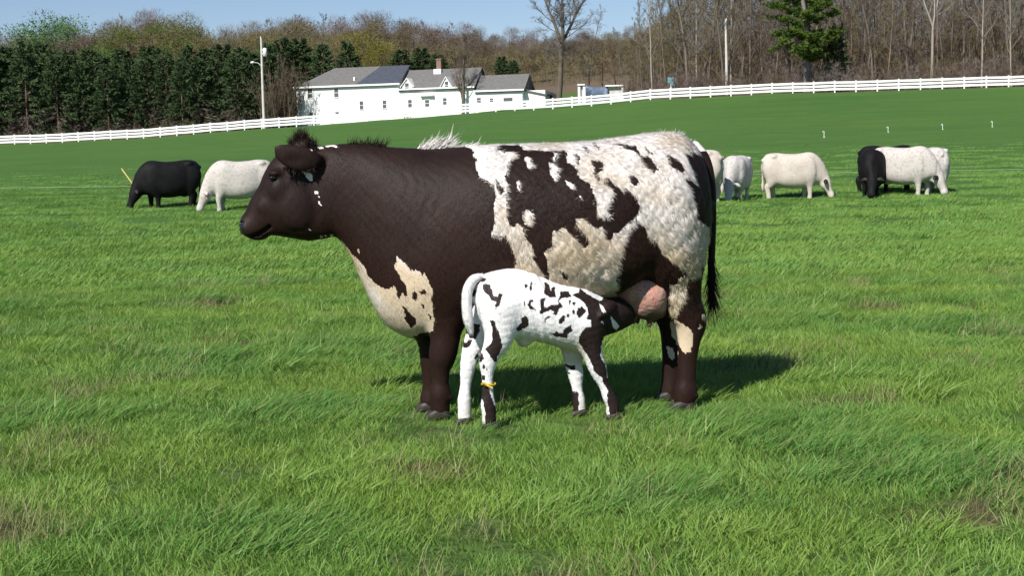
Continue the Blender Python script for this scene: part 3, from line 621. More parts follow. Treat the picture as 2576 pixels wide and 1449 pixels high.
stain = np.clip((vk - 845) / 25, 0, 1) * np.clip((uk - 1295) / 10, 0, 1) * np.clip((1480 - uk) / 10, 0, 1) * np.clip((925 - vk) / 15, 0, 1) + np.clip((0.12 - Vk[:, 2]) / 0.1, 0, .5)
attrs = {'white': white, 'stain': np.clip(stain, 0, 1) * .8, 'nose': np.zeros(len(Vk))}
calf = ob('calf', None, None, kf.O, kf.yaw); tag(calf, 'white newborn calf with black speckles suckling under the big cow', 'calf')
Vk = Vk + Nk * (0.0011 * sin_noise(Vk, 0.03, 14, 3) + 0.0028 * np.clip(1 - np.abs(Vk[:, 0] - kf.loc(1345, 750)[0]) / .09, 0, 1) * np.sin(Vk[:, 0] * 130 + Vk[:, 2] * 30))[:, None]
me = mk_mesh('calf_body', Vk, Qk, M_calf, True)
for k_, a_ in attrs.items(): vattr(me, k_, a_)
vattr(me, 'strand', np.full(len(Vk), .55)); kb = ob('body', me, calf)
lay = np.tile(np.array([-0.5, 0, -1.0]), (len(Vk), 1))
fur('coat_hair', Vk, Qk, Nk, attrs, 110000, np.full(len(Vk), .009), lay, .0026, M_calf, calf, 6, .3)
T_ = Body((-0.52, -0.15, 0.30), (-0.1, 0.12, 0.86), 0.005)
T_.tube([kf.row(*q) for q in [(1212, 697, -.01, 9, .022), (1192, 703, -.02, 12, .024), (1177, 728, -.03, 13, .024), (1174, 765, -.03, 13, .025), (1178, 805, -.03, 13, .026), (1185, 836, -.03, 7, .014)]], 0.01, 20)
Vt, Qt = T_.mesh(2); mt = mk_mesh('calf_tail', Vt, Qt, M_calf, True); vattr(mt, 'white', np.ones(len(Vt))); vattr(mt, 'stain', np.clip((0.62 - Vt[:, 2]) * 2, 0, .35)); vattr(mt, 'strand', np.full(len(Vt), .55))
ctail = ob('tail', mt, calf)
Nt_, _ = vnormals(Vt, Qt); fur('tail_hair', Vt, Qt, Nt_, {'white': np.ones(len(Vt)), 'stain': np.zeros(len(Vt)), 'nose': np.zeros(len(Vt))}, 6000, np.full(len(Vt), .014), np.tile(np.array([0, 0, -1.0]), (len(Vt), 1)), .003, M_calf, ctail, 16, .25)
for q in ((1234, 1046, -.075), (1168, 1030, .085), (1546, 1026, -.075), (1458, 1022, .075)): hoof(kf, q[0], q[1], q[2], 20, kb, M_hoof, .038, .032)
# yellow band on the calf's hind leg
x, z, w = kf.loc(1229, 966, -.075); a = np.linspace(0, 2 * math.pi, 15)
M_band = noisy('yellow_rubber', (0.62, 0.40, 0.03), (0.72, 0.5, 0.06), 40, 0.5)
Vb, Qb = tubes_mesh([([(x + .034 * math.cos(t), -.075 + .027 * math.sin(t), z + .004 * math.sin(2 * t)) for t in a], np.full(15, .005), 6), ([(x - .02, -.108, z), (x - .045, -.118, z + .016)], [.006, .003], 5), ([(x - .02, -.108, z), (x + .01, -.122, z - .014)], [.006, .003], 5)])
tag(ob('leg_band', mk_mesh('leg_band', Vb, Qb, M_band, True), kb), 'yellow band around the hind leg')
# ------------------------------------------------------------------ grazing cattle farther out
def speckled(name, base, fleck, amount, low):
    N = Nodes(name); o = N.obj(); a = N.noise(16, 3, o); b = N.noise(42, 4, o); d = N.noise(3.5, 4, o)
    c = N.mix(N.ramp(d, [(0.35, 0.0), (0.75, 0.6)]), base, low)
    c = N.mix(N.ramp(a, [(0.58 - amount, 0.0), (0.72 - amount, 0.55)]), c, fleck); c = N.mix(N.ramp(b, [(0.60, 0.0), (0.72, 0.5)]), c, fleck)
    return N.principled(c, 0.8, 0.15, b, 0.3, 0.02)
M_whites = [speckled('white_hide', (0.50, 0.47, 0.44), (0.28, 0.245, 0.23), 0.07, (0.44, 0.39, 0.34)), speckled('cream_hide', (0.53, 0.48, 0.43), (0.36, 0.30, 0.25), 0.05, (0.40, 0.33, 0.26)), speckled('grey_hide', (0.52, 0.49, 0.47), (0.24, 0.21, 0.21), 0.08, (0.42, 0.38, 0.34))]
M_black = noisy('black_hide', (0.004, 0.004, 0.005), (0.009, 0.0085, 0.009), 6, 0.7, 0.15)
M_blackear = noisy('black_ear', (0.010, 0.009, 0.010), (0.022, 0.018, 0.018), 10, 0.6)
M_tagr = noisy('red_ear_tag', (0.45, 0.05, 0.03), (0.55, 0.09, 0.04), 10, 0.5)

def grazer(variant):
    B = Body((-1.05, -0.52, -0.03), (1.62, 0.52, 1.5), 0.02)
    B.loft([(-0.90, 1.10, 0.80, .06), (-0.86, 1.24, .66, .19), (-.74, 1.34, .56, .27), (-.5, 1.37, .46, .34), (-.2, 1.34, .37, .40), (.1, 1.33, .35, .40), (.4, 1.36, .38, .345), (.6, 1.34, .43, .28), (.78, 1.22, .52, .20), (.92, 1.02, .60, .11)], 0.04, 2.75, drop=0.04)
    for s in (-1, 1): B.ell((-.56, s * .26, 1.27), (.10, .07, .06), 0.06); B.ell((-.86, s * .13, 1.16), (.06, .05, .06), 0.05)
    yt = (0.0, 0.12, -0.10)[variant]
    B.tube([(.45, .98, 0, .36, .24), (.70, .84, yt * .3, .28, .18), (.88, .64, yt * .8, .20, .135), (.97, .52, yt, .15, .11)], 0.07, 16)
    B.loft([(-.08, .11, -.14, .11), (.04, .17, -.15, .14), (.15, .175, -.145, .15), (.27, .125, -.115, .122), (.38, .095, -.10, .10), (.47, .10, -.10, .112), (.55, .07, -.075, .095), (.59, .02, -.02, .03)], 0.03, 2.4, yoff=yt, origin=(.93, .58), axis=(.23, -.50))
    B.tube([(.62, .60, 0, .12, .06), (.84, .52, 0, .10, .03)], 0.05)                    # dewlap
    for s, dx in ((-1, 0.0), (1, (-.14, .12, -.18)[variant])):
        B.tube([(.50, .75, s * .22, .18, .11), (.50 + dx * .5, .54, s * .20, .115, .088), (.50 + dx, .38, s * .18, .085, .07), (.50 + dx, .20, s * .18, .064, .056), (.49 + dx, .09, s * .18, .07, .06), (.51 + dx, .0, s * .18, .075, .062)], 0.06, 22)
    for s, dx in ((-1, 0.0), (1, (.15, -.12, .2)[variant])):
        B.tube([(-.62, .90, s * .19, .27, .15), (-.60 + dx * .3, .66, s * .20, .20, .125), (-.66 + dx * .7, .50, s * .19, .12, .085), (-.75 + dx, .40, s * .18, .09, .066), (-.72 + dx, .22, s * .18, .068, .055), (-.71 + dx, .09, s * .18, .072, .06), (-.69 + dx, 0, s * .18, .078, .064)], 0.06, 24)
    B.ell((-.42, 0, .47), (.16, .15, .11), 0.05)
    for s in (-1, 1): B.ell((.42, s * .26, .92), (.22, .08, .30), 0.10); B.ell((-.64, s * .22, .95), (.22, .12, .28), 0.08)
    body = mk_mesh('grazer_body', *B.mesh(2), None, True)
    ears = []
    for s in (-1, 1):
        Eb = Body((.8, yt + (-.48 if s < 0 else 0), .3), (1.15, yt + (0 if s < 0 else .48), .75), 0.014)
        Eb.tube([(.97, .52, yt + s * .10, .035, .03), (.96, .54, yt + s * .18, .065, .022), (.95, .53, yt + s * .26, .06, .02), (.95, .50, yt + s * .33, .02, .012)], 0.01, 12); ears.append(mk_mesh('grazer_ear', *Eb.mesh(1), None, True))
    T_ = Body((-1.0, -.1, .2), (-.6, .1, 1.35), 0.016)
    T_.tube([(-.78, 1.26, 0, .035, .04), (-.86, 1.15, 0, .03, .03), (-.885, .9, 0, .026, .026), (-.88, .6, 0, .03, .03), (-.88, .42, 0, .045, .04), (-.88, .3, 0, .02, .02)], 0.02, 22)
    return body, ears, mk_mesh('grazer_tail', *T_.mesh(1), None, True)
protos = [grazer(i) for i in range(3)]
M_cattlehoof = M_hoof
def cattle(u, v, heading, var, scale, mat, earmat, label, tagc=None, name='grazing_cow', group=None):
    P = ground_at(u, v); P[2] = terrain(P[0], P[1]) - 0.08
    e = ob(name, None, None, P, R(heading)); e.scale = (scale * .95, scale, scale); tag(e, label, 'cow', group)
    b, ears, tl = protos[var]
    def part(nm, m, mt):
        m = m.copy(); m.materials.clear(); m.materials.append(mt); return ob(nm, m, e)
    part('body', b, mat); part('tail', tl, mat)
    for x_ in ears: part('ear', x_, earmat)
    if tagc:
        yt = (0, .12, -.10)[var]; s = tagc
        ob('ear_tag', boxes_mesh('ear_tag', [(.985, 1.0, yt + s * .25 - .035, yt + s * .25 + .035, .38, .50)], M_tagr), e)
    return e
cattle(428, 522, 203, 0, 1.02, M_black, M_blackear, 'black cow with an orange ear tag grazing beside a leaning stake', -1)
cattle(608, 527, 196, 1, 0.98, M_whites[0], M_whites[0], 'white speckled cow with a red ear tag grazing behind the black one', 1)
cattle(1732, 509, 163, 2, 0.97, M_whites[1], M_blackear, 'cream cow seen from its tail end beside the big cow\'s rump')
cattle(1853, 502, -112, 0, 0.86, M_whites[2], M_whites[2], 'greyish white cow grazing head-on, next to the cream cow\'s tail')
cattle(1994, 497, -9, 0, 0.89, M_whites[1], M_blackear, 'white cow with black ears grazing alone, side-on')
cattle(2199, 490, -115, 1, 0.90, M_black, M_blackear, 'black cow grazing head-on with one ear sticking out')
cattle(2236, 480, 8, 1, 0.92, M_black, M_blackear, 'black cow mostly hidden behind other cattle, only back and legs showing')
cattle(2272, 490, -36, 1, 0.94, M_whites[0], M_blackear, 'white cow with black ears, grazing between a black cow and a grey-white one')
cattle(2350, 485, 78, 0, 0.90, M_whites[2], M_whites[2], 'greyish white cow turned tail-on at the end of the herd')

# ------------------------------------------------------------------ electric fence, stakes
M_stake = noisy('yellow_fibreglass', (0.70, 0.52, 0.16), (0.78, 0.62, 0.25), 5, 0.5)
M_plastic = noisy('white_plastic', (0.75, 0.78, 0.70), (0.82, 0.84, 0.78), 8, 0.5)
M_wire = noisy('white_polywire', (0.5, 0.55, 0.45), (0.62, 0.66, 0.55), 20, 0.6)
a_, b_ = at_y(342, 474, 46), at_y(306, 424, 46)
Vs, Qs = tubes_mesh([(np.array([a_ + (a_ - b_) * .75, a_, b_]), [.022, .022, .020], 6), (np.array([b_, b_ + (b_ - a_) * .01]), [.028, .026], 6)])
tag(ob('leaning_stake', mk_mesh('leaning_stake', Vs - a_, Qs, M_stake, True), None, a_), 'slanting pale yellow stake in the pasture by the black cow', 'stake')
wp = [at_y(u_, v_, 47.5) for u_, v_ in [(-200, 474), (200, 470), (700, 462), (1300, 449), (1900, 438.5), (2200, 432), (2576, 425), (2800, 421)]]
wp = spline(wp, 60); Vs, Qs = tubes_mesh([(wp, np.full(60, .0036), 4)])
tag(ob('fence_wire', mk_mesh('fence_wire', Vs, Qs, M_wire)), 'thin white electric wire stretched across the pasture behind the cattle', 'wire')
for u_, v_ in [(2073, 345), (2234, 333), (2371, 326), (2496, 319)]:
    P = ground_at(u_, v_); P[2] = terrain(P[0], P[1]); h_ = 0.35
    Vs, Qs = tubes_mesh([([(0, 0, -.1), (0, 0, h_ * .6), (.01, 0, h_)], [.016, .018, .018], 6), ([(.01, 0, h_), (-.03, 0, h_ + .03), (-.08, 0, h_ + .01), (-.09, 0, h_ - .05)], [.018, .018, .016, .014], 5), ([(-.07, 0, -.02), (0, 0, .0), (.07, 0, .02)], [.014, .016, .014], 4)])
    tag(ob('step_in_post', mk_mesh('step_in_post', Vs, Qs, M_plastic, True), None, P), 'small white plastic step-in post on the far slope', 'post', 'step-in posts on the slope')

# ------------------------------------------------------------------ white board fence
M_board = noisy('white_fence_paint', (0.76, 0.77, 0.76), (0.83, 0.83, 0.82), 3, 0.55, 0.3, 0.15)
fence = ob('board_fence', None, None, PA); tag(fence, 'long white three-rail board fence running along the top of the pasture', 'fence')
pm = boxes_mesh('fence_post', [(-.075, .075, -.075, .075, -.3, 1.28), (-.10, .10, -.10, .10, 1.28, 1.33)], M_board)
rm = boxes_mesh('fence_rail', [(0, 1, -.022, .022, -.125, .125)], M_board)
npost = int(np.linalg.norm((fence_P[-1] - fence_P[0])[:2]) / 2.44); fx = fence_P[0, 0] + np.arange(npost + 1) * 2.44 * fdir[0]
fpts = np.stack([fx, fence_y(fx), fence_z(fx)], 1); rr = np.random.default_rng(4)
fpts[:, 2] += rr.normal(0, 0.012, len(fpts))
for i, p in enumerate(fpts):
    o = ob('post', pm, fence, p - PA, math.atan2(fdir[1], fdir[0])); o.rotation_euler = (rr.normal(0, .008), rr.normal(0, .008), math.atan2(fdir[1], fdir[0]))
    if i < len(fpts) - 1:
        q = fpts[i + 1]; d = q - p; L = np.linalg.norm(d)
        for hz in (.33, .72, 1.11):
            o = ob('rail', rm, fence, p - PA + np.array([0, 0, hz]) - 0.097 * fn); o.scale = (L - .006, 1, 1)
            o.rotation_euler = (0, -math.asin(d[2] / L) + rr.normal(0, .0025), math.atan2(d[1], d[0]))

# ------------------------------------------------------------------ farmhouse
M_siding = Nodes('white_siding'); N = M_siding; o_ = N.obj(); wv = N.n('ShaderNodeTexWave'); wv.bands_direction = 'Z'; wv.inputs['Scale'].default_value = 1.3; N.l(o_, wv.inputs[0]); f_ = N.noise(1.2, 4, o_)
M_siding = N.principled(N.mix(N.ramp(f_, [(0.4, 0.0), (0.8, 0.5)]), (0.82, 0.82, 0.81), (0.72, 0.72, 0.70)), 0.6, 0.3, wv.outputs[1], 0.25, 0.02)
M_trim = noisy('white_trim', (0.80, 0.80, 0.79), (0.84, 0.84, 0.83), 4, 0.5)
M_shingle = noisy('grey_shingles', (0.11, 0.11, 0.105), (0.16, 0.155, 0.15), 3.0, 0.85, 0.2)
M_slate = noisy('dark_roof_panel', (0.050, 0.058, 0.075), (0.070, 0.078, 0.097), 2.0, 0.55, 0.35)
M_pane = Nodes('window_glass').principled((0.09, 0.095, 0.10), 0.12, 0.6)
M_brick = noisy('chimney_brick', (0.16, 0.10, 0.075), (0.24, 0.16, 0.12), 12, 0.85)
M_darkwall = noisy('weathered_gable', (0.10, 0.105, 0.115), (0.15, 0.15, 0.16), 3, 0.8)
HP = at_y(748, 300, 205); ha = -R(16); hx = np.array([math.cos(ha), math.sin(ha), 0]); hn = np.array([-math.sin(ha), math.cos(ha), 0])
def hp(u, v, back=0.0):
    P = on_plane(u, v, HP + hn * back, hn); q = P - HP; return float(q @ hx), float(q[2])
GZ = -1.5
house = ob('farmhouse', None, None, (HP[0], HP[1], HP[2]), ha); tag(house, 'long white farmhouse with grey roof and two small dormers', 'house')
def prism(name, prof, x0, x1, mat, parent, hip0=0.0, hip1=0.0):
    """profile (y, z) list swept along x"""
    n = len(prof); V = [(x0, y, z) for y, z in prof] + [(x1, y, z) for y, z in prof]
    Fc = [tuple(range(n))[::-1], tuple(range(n, 2 * n))] + [(i, (i + 1) % n, n + (i + 1) % n, n + i) for i in range(n)]
    return ob(name, py_mesh(name, V, [tuple(f) for f in Fc], mat), parent)
def gable_roof(name, x0, x1, ze, zr, dep, mat, parent, hip0=0.0, y0=0.0, ov=0.3, th=0.16):
    yr = y0 + dep / 2; a, b = y0 - ov, y0 + dep + ov; k = (zr - ze) / (dep / 2); zl = ze - k * ov
    V = [(x0, a, zl), (x1, a, zl), (x1, yr, zr), (x0 + hip0, yr, zr), (x0, b, zl), (x1, b, zl)]; V += [(x, y, z - th) for x, y, z in V]
    Fc = [(0, 1, 2, 3), (3, 2, 5, 4), (0, 3, 4), (6, 9, 8, 7), (9, 10, 11, 8), (6, 10, 9), (0, 6, 7, 1), (4, 5, 11, 10), (1, 7, 8, 2), (2, 8, 11, 5), (0, 4, 10, 6)]
    return ob(name, py_mesh(name, V, Fc, mat), parent), lambda x, t: (x, a + (yr - a) * t, zl + (zr - zl) * t)
wcount = 0
def window(x0, x1, z0, z1, parent, y=0.0, two=True):
    f = boxes_mesh('window_frame', [(x0 - .09, x0, y - .07, y + .05, z0 - .09, z1 + .09), (x1, x1 + .09, y - .07, y + .05, z0 - .09, z1 + .09), (x0, x1, y - .07, y + .05, z1, z1 + .09), (x0 - .02, x1 + .02, y - .10, y + .05, z0 - .09, z0)] + ([(x0, x1, y - .03, y + .02, (z0 + z1) / 2 - .03, (z0 + z1) / 2 + .03)] if two else []), M_trim)
    w = ob('window', f, parent); ob('pane', boxes_mesh('pane', [(x0, x1, y - .012, y + .03, z0, z1)], M_pane), w); return w
def win_px(u0, u1, v0, v1, parent=None, y=0.0, two=True):
    a = hp(u0, v1, y); b = hp(u1, v0, y); window(a[0], b[0], a[1], b[1], parent or house, y, two)
xm = hp(1003, 230)[0]; zem = hp(880, 212)[1]; zrm = hp(930, 167, 4.2)[1]
prism('wall', [(0, GZ), (8.4, GZ), (8.4, zem), (0, zem)], 0, xm, M_siding, house)
rf, rp = gable_roof('roof', -0.25, xm + .3, zem, zrm, 8.4, M_shingle, house, hip0=4.6)
prism('gable', [(0.05, zem + .001), (8.35, zem + .001), (4.2, zrm - .22)], xm - .12, xm - .002, M_siding, house)
xa = hp(935, 190, 2)[0]
c4 = [rp(xa - 1.6, .06), rp(xm + .27, .06), rp(xm + .27, .97), rp(xa + .6, .97)]
ob('roof_panel', py_mesh('roof_panel', [(x, y, z + .03) for x, y, z in c4] + [(x, y, z + .07) for x, y, z in c4], [(3, 2, 1, 0), (4, 5, 6, 7), (0, 1, 5, 4), (1, 2, 6, 5), (2, 3, 7, 6), (3, 0, 4, 7)], M_slate), rf)
ob('vent_pipe', boxes_mesh('vent_pipe', [(*(lambda q: (q - .12, q + .12))(hp(885, 204)[0]), .9, 1.15, zem + .2, zem + 1.1)], M_trim), rf)
ob('gutter', boxes_mesh('gutter', [(-.3, xm + .3, -.46, -.31, zem - .30, zem - .06)], M_trim), rf)
for q in ((775, 786, 223, 246), (841.5, 851.5, 221.6, 244), (905.6, 914, 254, 275), (963.5, 972, 252, 272)): win_px(*q)
for q in ((778.5, 787.7, 282, 290.5), (844, 853, 281, 286)): win_px(*q, two=False)
# middle wing
x2 = hp(1190, 230)[0]; ze2 = hp(1080, 219)[1]; zr2 = hp(1080, 174, 3.6)[1]
prism('wall', [(0.06, GZ), (7.2, GZ), (7.2, ze2), (0.06, ze2)], xm + .003, x2, M_siding, house)
rf2, rp2 = gable_roof('roof', xm + .01, x2 + .3, ze2, zr2, 7.2, M_shingle, house, y0=.06)
prism('gable', [(0.1, ze2 + .001), (7.1, ze2 + .001), (3.66, zr2 - .25)], x2 - .12, x2 - .002, M_siding, house)
ob('gutter', boxes_mesh('gutter', [(xm + .02, x2 + .3, -.40, -.25, ze2 - .28, ze2 - .06)], M_trim), rf2)
for du, dw, (wu0, wu1, wv0, wv1), pk in ((1025, 17, (1019.5, 1028.5, 208.5, 228), 195), (1123, 14.5, (1120, 1128, 204, 223.5), 191)):
    a = hp(du - dw * .72, 232); b = hp(du + dw * .72, 212); zp = hp(du, pk)[1]; yb = 3.4
    dm = ob('dormer', py_mesh('dormer', *(lambda x0, x1, z0, z1, zp_: ([(x0, -.06, z0), (x1, -.06, z0), (x1, -.06, z1), ((x0 + x1) / 2, -.06, zp_), (x0, -.06, z1), (x0, yb, z0), (x1, yb, z0), (x1, yb, z1), ((x0 + x1) / 2, yb, zp_), (x0, yb, z1)], [(0, 1, 2, 3, 4), (9, 8, 7, 6, 5), (0, 4, 9, 5), (1, 6, 7, 2)]))(a[0], b[0], ze2 - .35, b[1] - .15, zp - .15), M_siding), house)
    xc = (a[0] + b[0]) / 2; hw = (b[0] - a[0]) / 2 + .28; zl = b[1] - .30
    Vd = [(xc - hw, -.30, zl), (xc, -.30, zp), (xc + hw, -.30, zl), (xc - hw, yb, zl), (xc, yb, zp), (xc + hw, yb, zl)]; Vd += [(x, y, z - .14) for x, y, z in Vd]
    ob('dormer_roof', py_mesh('dormer_roof', Vd, [(0, 1, 4, 3), (1, 2, 5, 4), (6, 9, 10, 7), (7, 10, 11, 8), (0, 6, 7, 1), (1, 7, 8, 2), (0, 3, 9, 6), (2, 8, 11, 5)], M_trim), dm)
    c_, d_ = hp(wu0, wv1, -.06), hp(wu1, wv0, -.06); window(c_[0], d_[0], c_[1], d_[1], dm, -.06)
for q in ((1027.5, 1036, 250.5, 269), (1070, 1080, 250.5, 268), (1115, 1123.5, 246, 263)): win_px(*q, y=.06)
ob('porch_beam', boxes_mesh('porch_beam', [(*(hp(1058, 240)[0], hp(1092, 240)[0]), -.5, .03, hp(1075, 239)[1] - .12, hp(1075, 239)[1] + .06)], M_trim), house)
xc = hp(1105, 160, 3.6)[0]; ob('chimney', boxes_mesh('chimney', [(xc - .35, xc + .35, 3.3, 4.0, zr2 - .8, zr2 + 1.25), (xc - .42, xc + .42, 3.23, 4.07, zr2 + 1.25, zr2 + 1.45)], M_brick), rf2)
ob('chimney_flashing', boxes_mesh('chimney_flashing', [(xc - .55, xc + .55, 2.6, 3.28, zr2 - .75, zr2 - .05)], M_trim), rf2)
# right wing with its gable end turned to the drive
x3a, x3 = hp(1200, 230)[0], hp(1314, 226)[0]; ze3 = hp(1260, 224)[1]; zr3 = hp(1300, 186, 2.9)[1]; d3 = 5.6
prism('wall', [(-.06, GZ), (d3, GZ), (d3, ze3), (-.06, ze3)], x2 + .004, x3, M_siding, house)
rf3, _ = gable_roof('roof', x2 + .31, x3 + .35, ze3, zr3, d3 + .06, M_shingle, house, y0=-.06)
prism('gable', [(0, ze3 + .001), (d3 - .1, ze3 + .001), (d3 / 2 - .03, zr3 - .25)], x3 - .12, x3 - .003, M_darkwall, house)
gv = boxes_mesh('gable_vent', [(x3 - .004, x3 + .04, d3 / 2 - .3, d3 / 2 + .3, ze3 + .35, ze3 + 1.3)], M_pane); ob('gable_vent', gv, house)
ob('gutter', boxes_mesh('gutter', [(x2 + .33, x3 + .35, -.52, -.37, ze3 - .28, ze3 - .06)], M_trim), rf3)
for q in ((1199.7, 1210, 245.5, 258.7), (1232.4, 1241, 246.5, 257)): win_px(*q, y=-.06)
win_px(1267, 1289.6, 245, 256, y=-.06, two=False)
# lean-to behind the gable end
xe = x3 + 3.0
prism('lean_to', [(0.9, GZ), (d3 + 1.2, GZ), (d3 + 1.2, ze3 - .55), (0.9, ze3 - .25)], x3 + .003, xe, M_siding, house)
ob('lean_to_roof', py_mesh('lean_to_roof', [(x3 + .005, .6, ze3 - .1), (xe + .3, .6, ze3 - .85), (xe + .3, d3 + 1.4, ze3 - .85), (x3 + .005, d3 + 1.4, ze3 - .1)] + [(x3 + .005, .6, ze3 - .26), (xe + .3, .6, ze3 - 1.0), (xe + .3, d3 + 1.4, ze3 - 1.0), (x3 + .005, d3 + 1.4, ze3 - .26)], [(0, 1, 2, 3), (7, 6, 5, 4), (0, 4, 5, 1), (1, 5, 6, 2), (2, 6, 7, 3), (3, 7, 4, 0)], M_shingle), house)

# ------------------------------------------------------------------ parked car beside the house
M_carp = Nodes('dark_car_paint').principled((0.035, 0.03, 0.032), 0.25, 0.5)
M_rub = noisy('tyre_rubber', (0.015, 0.015, 0.015), (0.03, 0.03, 0.03), 20, 0.8)
M_rim = noisy('steel_rim', (0.35, 0.35, 0.36), (0.45, 0.45, 0.46), 10, 0.35)
Pc = at_y(1372, 250, 199); gz = float(terrain(Pc[0], 199)); car = ob('parked_car', None, None, (Pc[0], 199, gz), R(8)); tag(car, 'dark parked car behind the white fence beside the farmhouse', 'car')
prof = [(-2.2, .35), (-2.25, .75), (-2.1, .95), (-1.2, 1.05), (-.55, 1.62), (1.2, 1.66), (1.95, 1.1), (2.2, 1.0), (2.25, .4)]
def carshell(pr, y0, y1, inset):
    n = len(pr); V = [(x, y0 + (inset if z > 1.1 else 0), z) for x, z in pr] + [(x, y1 - (inset if z > 1.1 else 0), z) for x, z in pr]
    return V, [tuple(range(n)), tuple(range(n, 2 * n))[::-1]] + [(i, n + i, n + (i + 1) % n, (i + 1) % n) for i in range(n)]
ob('body', py_mesh('car_body', *carshell(prof, -.9, .9, .15), M_carp), car)
ob('side_window', py_mesh('car_window', *carshell([(-.98, 1.12), (-.5, 1.55), (1.1, 1.58), (1.6, 1.12)], -.80, .80, .03), M_pane), car)
for sx in (-1.4, 1.4):
    for sy in (-.82, .82):
        a = np.linspace(0, 2 * math.pi, 17)[:-1]; V = [(sx + .33 * math.cos(t), sy + d, .33 + .33 * math.sin(t)) for d in (-.1, .1) for t in a]
        w = ob('wheel', py_mesh('wheel', V, [tuple(range(16)), tuple(range(16, 32))[::-1]] + [(i, 16 + i, 16 + (i + 1) % 16, (i + 1) % 16) for i in range(16)], M_rub), car)
        V = [(sx + .2 * math.cos(t), sy + d, .33 + .2 * math.sin(t)) for d in (-.11, .11) for t in a]; ob('rim', py_mesh('rim', V, [tuple(range(16)), tuple(range(16, 32))[::-1]] + [(i, 16 + i, 16 + (i + 1) % 16, (i + 1) % 16) for i in range(16)], M_rim), w)

# ------------------------------------------------------------------ open shed with a blue tarpaulin
M_tarp = noisy('blue_tarpaulin', (0.06, 0.09, 0.15), (0.12, 0.16, 0.23), 1.5, 0.5, 0.4, 0.8, 0.2)
M_shedw = noisy('pale_shed_boards', (0.42, 0.40, 0.38), (0.60, 0.58, 0.55), 2.5, 0.8)
sp = at_y(1500, 250, 190); gz = float(terrain(sp[0], 190)); shed = ob('tarp_shed', None, None, (sp[0], 190, gz), R(-6)); tag(shed, 'open white shed half closed by a sagging blue tarpaulin', 'shed')
sx = lambda u_: float((at_y(u_, 240, 190) - sp)[0]); sz = lambda v_: float(at_y(1500, v_, 190)[2] - gz)
zt = sz(213)
for u_ in (1457, 1470): ob('post', boxes_mesh('shed_post', [(sx(u_) - .16, sx(u_) + .16, -.1, .1, -.5, zt)], M_trim), shed)
ob('post', boxes_mesh('shed_post', [(sx(1566) - .12, sx(1566) + .12, -.1, .1, -.5, zt - .4)], M_trim), shed)
ob('wall', boxes_mesh('shed_wall', [(sx(1457), sx(1472), .25, .35, -.5, zt - .1), (sx(1525), sx(1566), .25, .4, -.5, zt - .45)], M_shedw), shed)
ob('roof', boxes_mesh('shed_roof', [(sx(1453), sx(1472), -.3, 2.6, zt, zt + .16), (sx(1523), sx(1570), -.3, 2.6, zt - .25, zt - .08)], M_trim), shed)
nx_, nz_ = 14, 8; V = []; 
for i in range(nx_ + 1):
    for j in range(nz_ + 1):
        t, s = i / nx_, j / nz_; V.append((sx(1473) + (sx(1530) - sx(1473)) * t, -.15 + .25 * math.sin(t * 9 + s * 2) * (1 - s) + .2 * math.sin(s * 5 + t * 3), -.3 + (zt + .25 - .5 * math.sin(t * 3.1) * .5) * s + .3 * s * 0))
Fq = [(i * (nz_ + 1) + j, (i + 1) * (nz_ + 1) + j, (i + 1) * (nz_ + 1) + j + 1, i * (nz_ + 1) + j + 1) for i in range(nx_) for j in range(nz_)]
to = ob('tarpaulin', py_mesh('tarpaulin', V, Fq, M_tarp, True), shed); to.modifiers.new('thick', 'SOLIDIFY').thickness = 0.02

# ------------------------------------------------------------------ poles and sign
M_pole = noisy('weathered_pole', (0.46, 0.43, 0.39), (0.60, 0.57, 0.53), 2, 0.85)
M_metal = noisy('galvanised_metal', (0.62, 0.64, 0.66), (0.72, 0.73, 0.74), 6, 0.45, 0.5)
def pole(u_, vt, vb, Y, r_, label, extras):
    T, Bq = at_y(u_[0], vt, Y), at_y(u_[1], vb, Y); gz = float(terrain(Bq[0], Y)); h = T[2] - gz
    e = ob('utility_pole', None, None, (Bq[0], Y, gz)); tag(e, label, 'pole')
    Vp, Qp = tubes_mesh([([(0, 0, -.5), (0, 0, h * .5), (float(T[0] - Bq[0]) * .3, 0, h)], [r_ * 1.25, r_ * 1.05, r_ * .8], 10)]); ob('shaft', mk_mesh('pole_shaft', Vp, Qp, M_pole, True), e)
    if extras:
        c = np.linspace(0, 1, 2)
        Vp, Qp = tubes_mesh([([(.52, -.1, h - 2.55), (.52, -.1, h - 2.5), (.52, -.1, h - 1.45), (.52, -.1, h - 1.35)], [.15, .28, .28, .12], 12)]); tr_ = ob('transformer', mk_mesh('transformer', Vp, Qp, M_metal, True), e)
        ob('bracket', boxes_mesh('bracket', [(.1, .4, -.14, -.06, h - 2.2, h - 2.1), (.1, .4, -.14, -.06, h - 1.7, h - 1.6)], M_metal), tr_)
        Vp, Qp = tubes_mesh([([(0, 0, h - 3.9), (-.5, -.1, h - 3.4), (-1.0, -.15, h - 3.35)], [.04, .04, .04], 6)]); ar = ob('lamp_arm', mk_mesh('lamp_arm', Vp, Qp, M_metal, True), e)
        Vp, Qp = tubes_mesh([([(-1.0, -.15, h - 3.33), (-1.15, -.15, h - 3.3), (-1.45, -.15, h - 3.36), (-1.52, -.15, h - 3.4)], [.06, .16, .17, .05], 8)]); ob('lamp_head', mk_mesh('lamp_head', Vp, Qp, M_metal, True), ar)
    Vp, Qp = tubes_mesh([([(0, -.06, h - .02), (0, -.06, h + .18), (0, -.06, h + .22)], [.06, .07, .02], 8)]); ob('insulator', mk_mesh('insulator', Vp, Qp, M_metal, True), e)
pole((659, 664), 95, 300, 198, .17, 'pale wooden utility pole with a transformer can beside the farmhouse', True)
pole((1822, 1828), 50, 216, 178, .16, 'bare grey utility pole standing in front of the leafless wood', False)
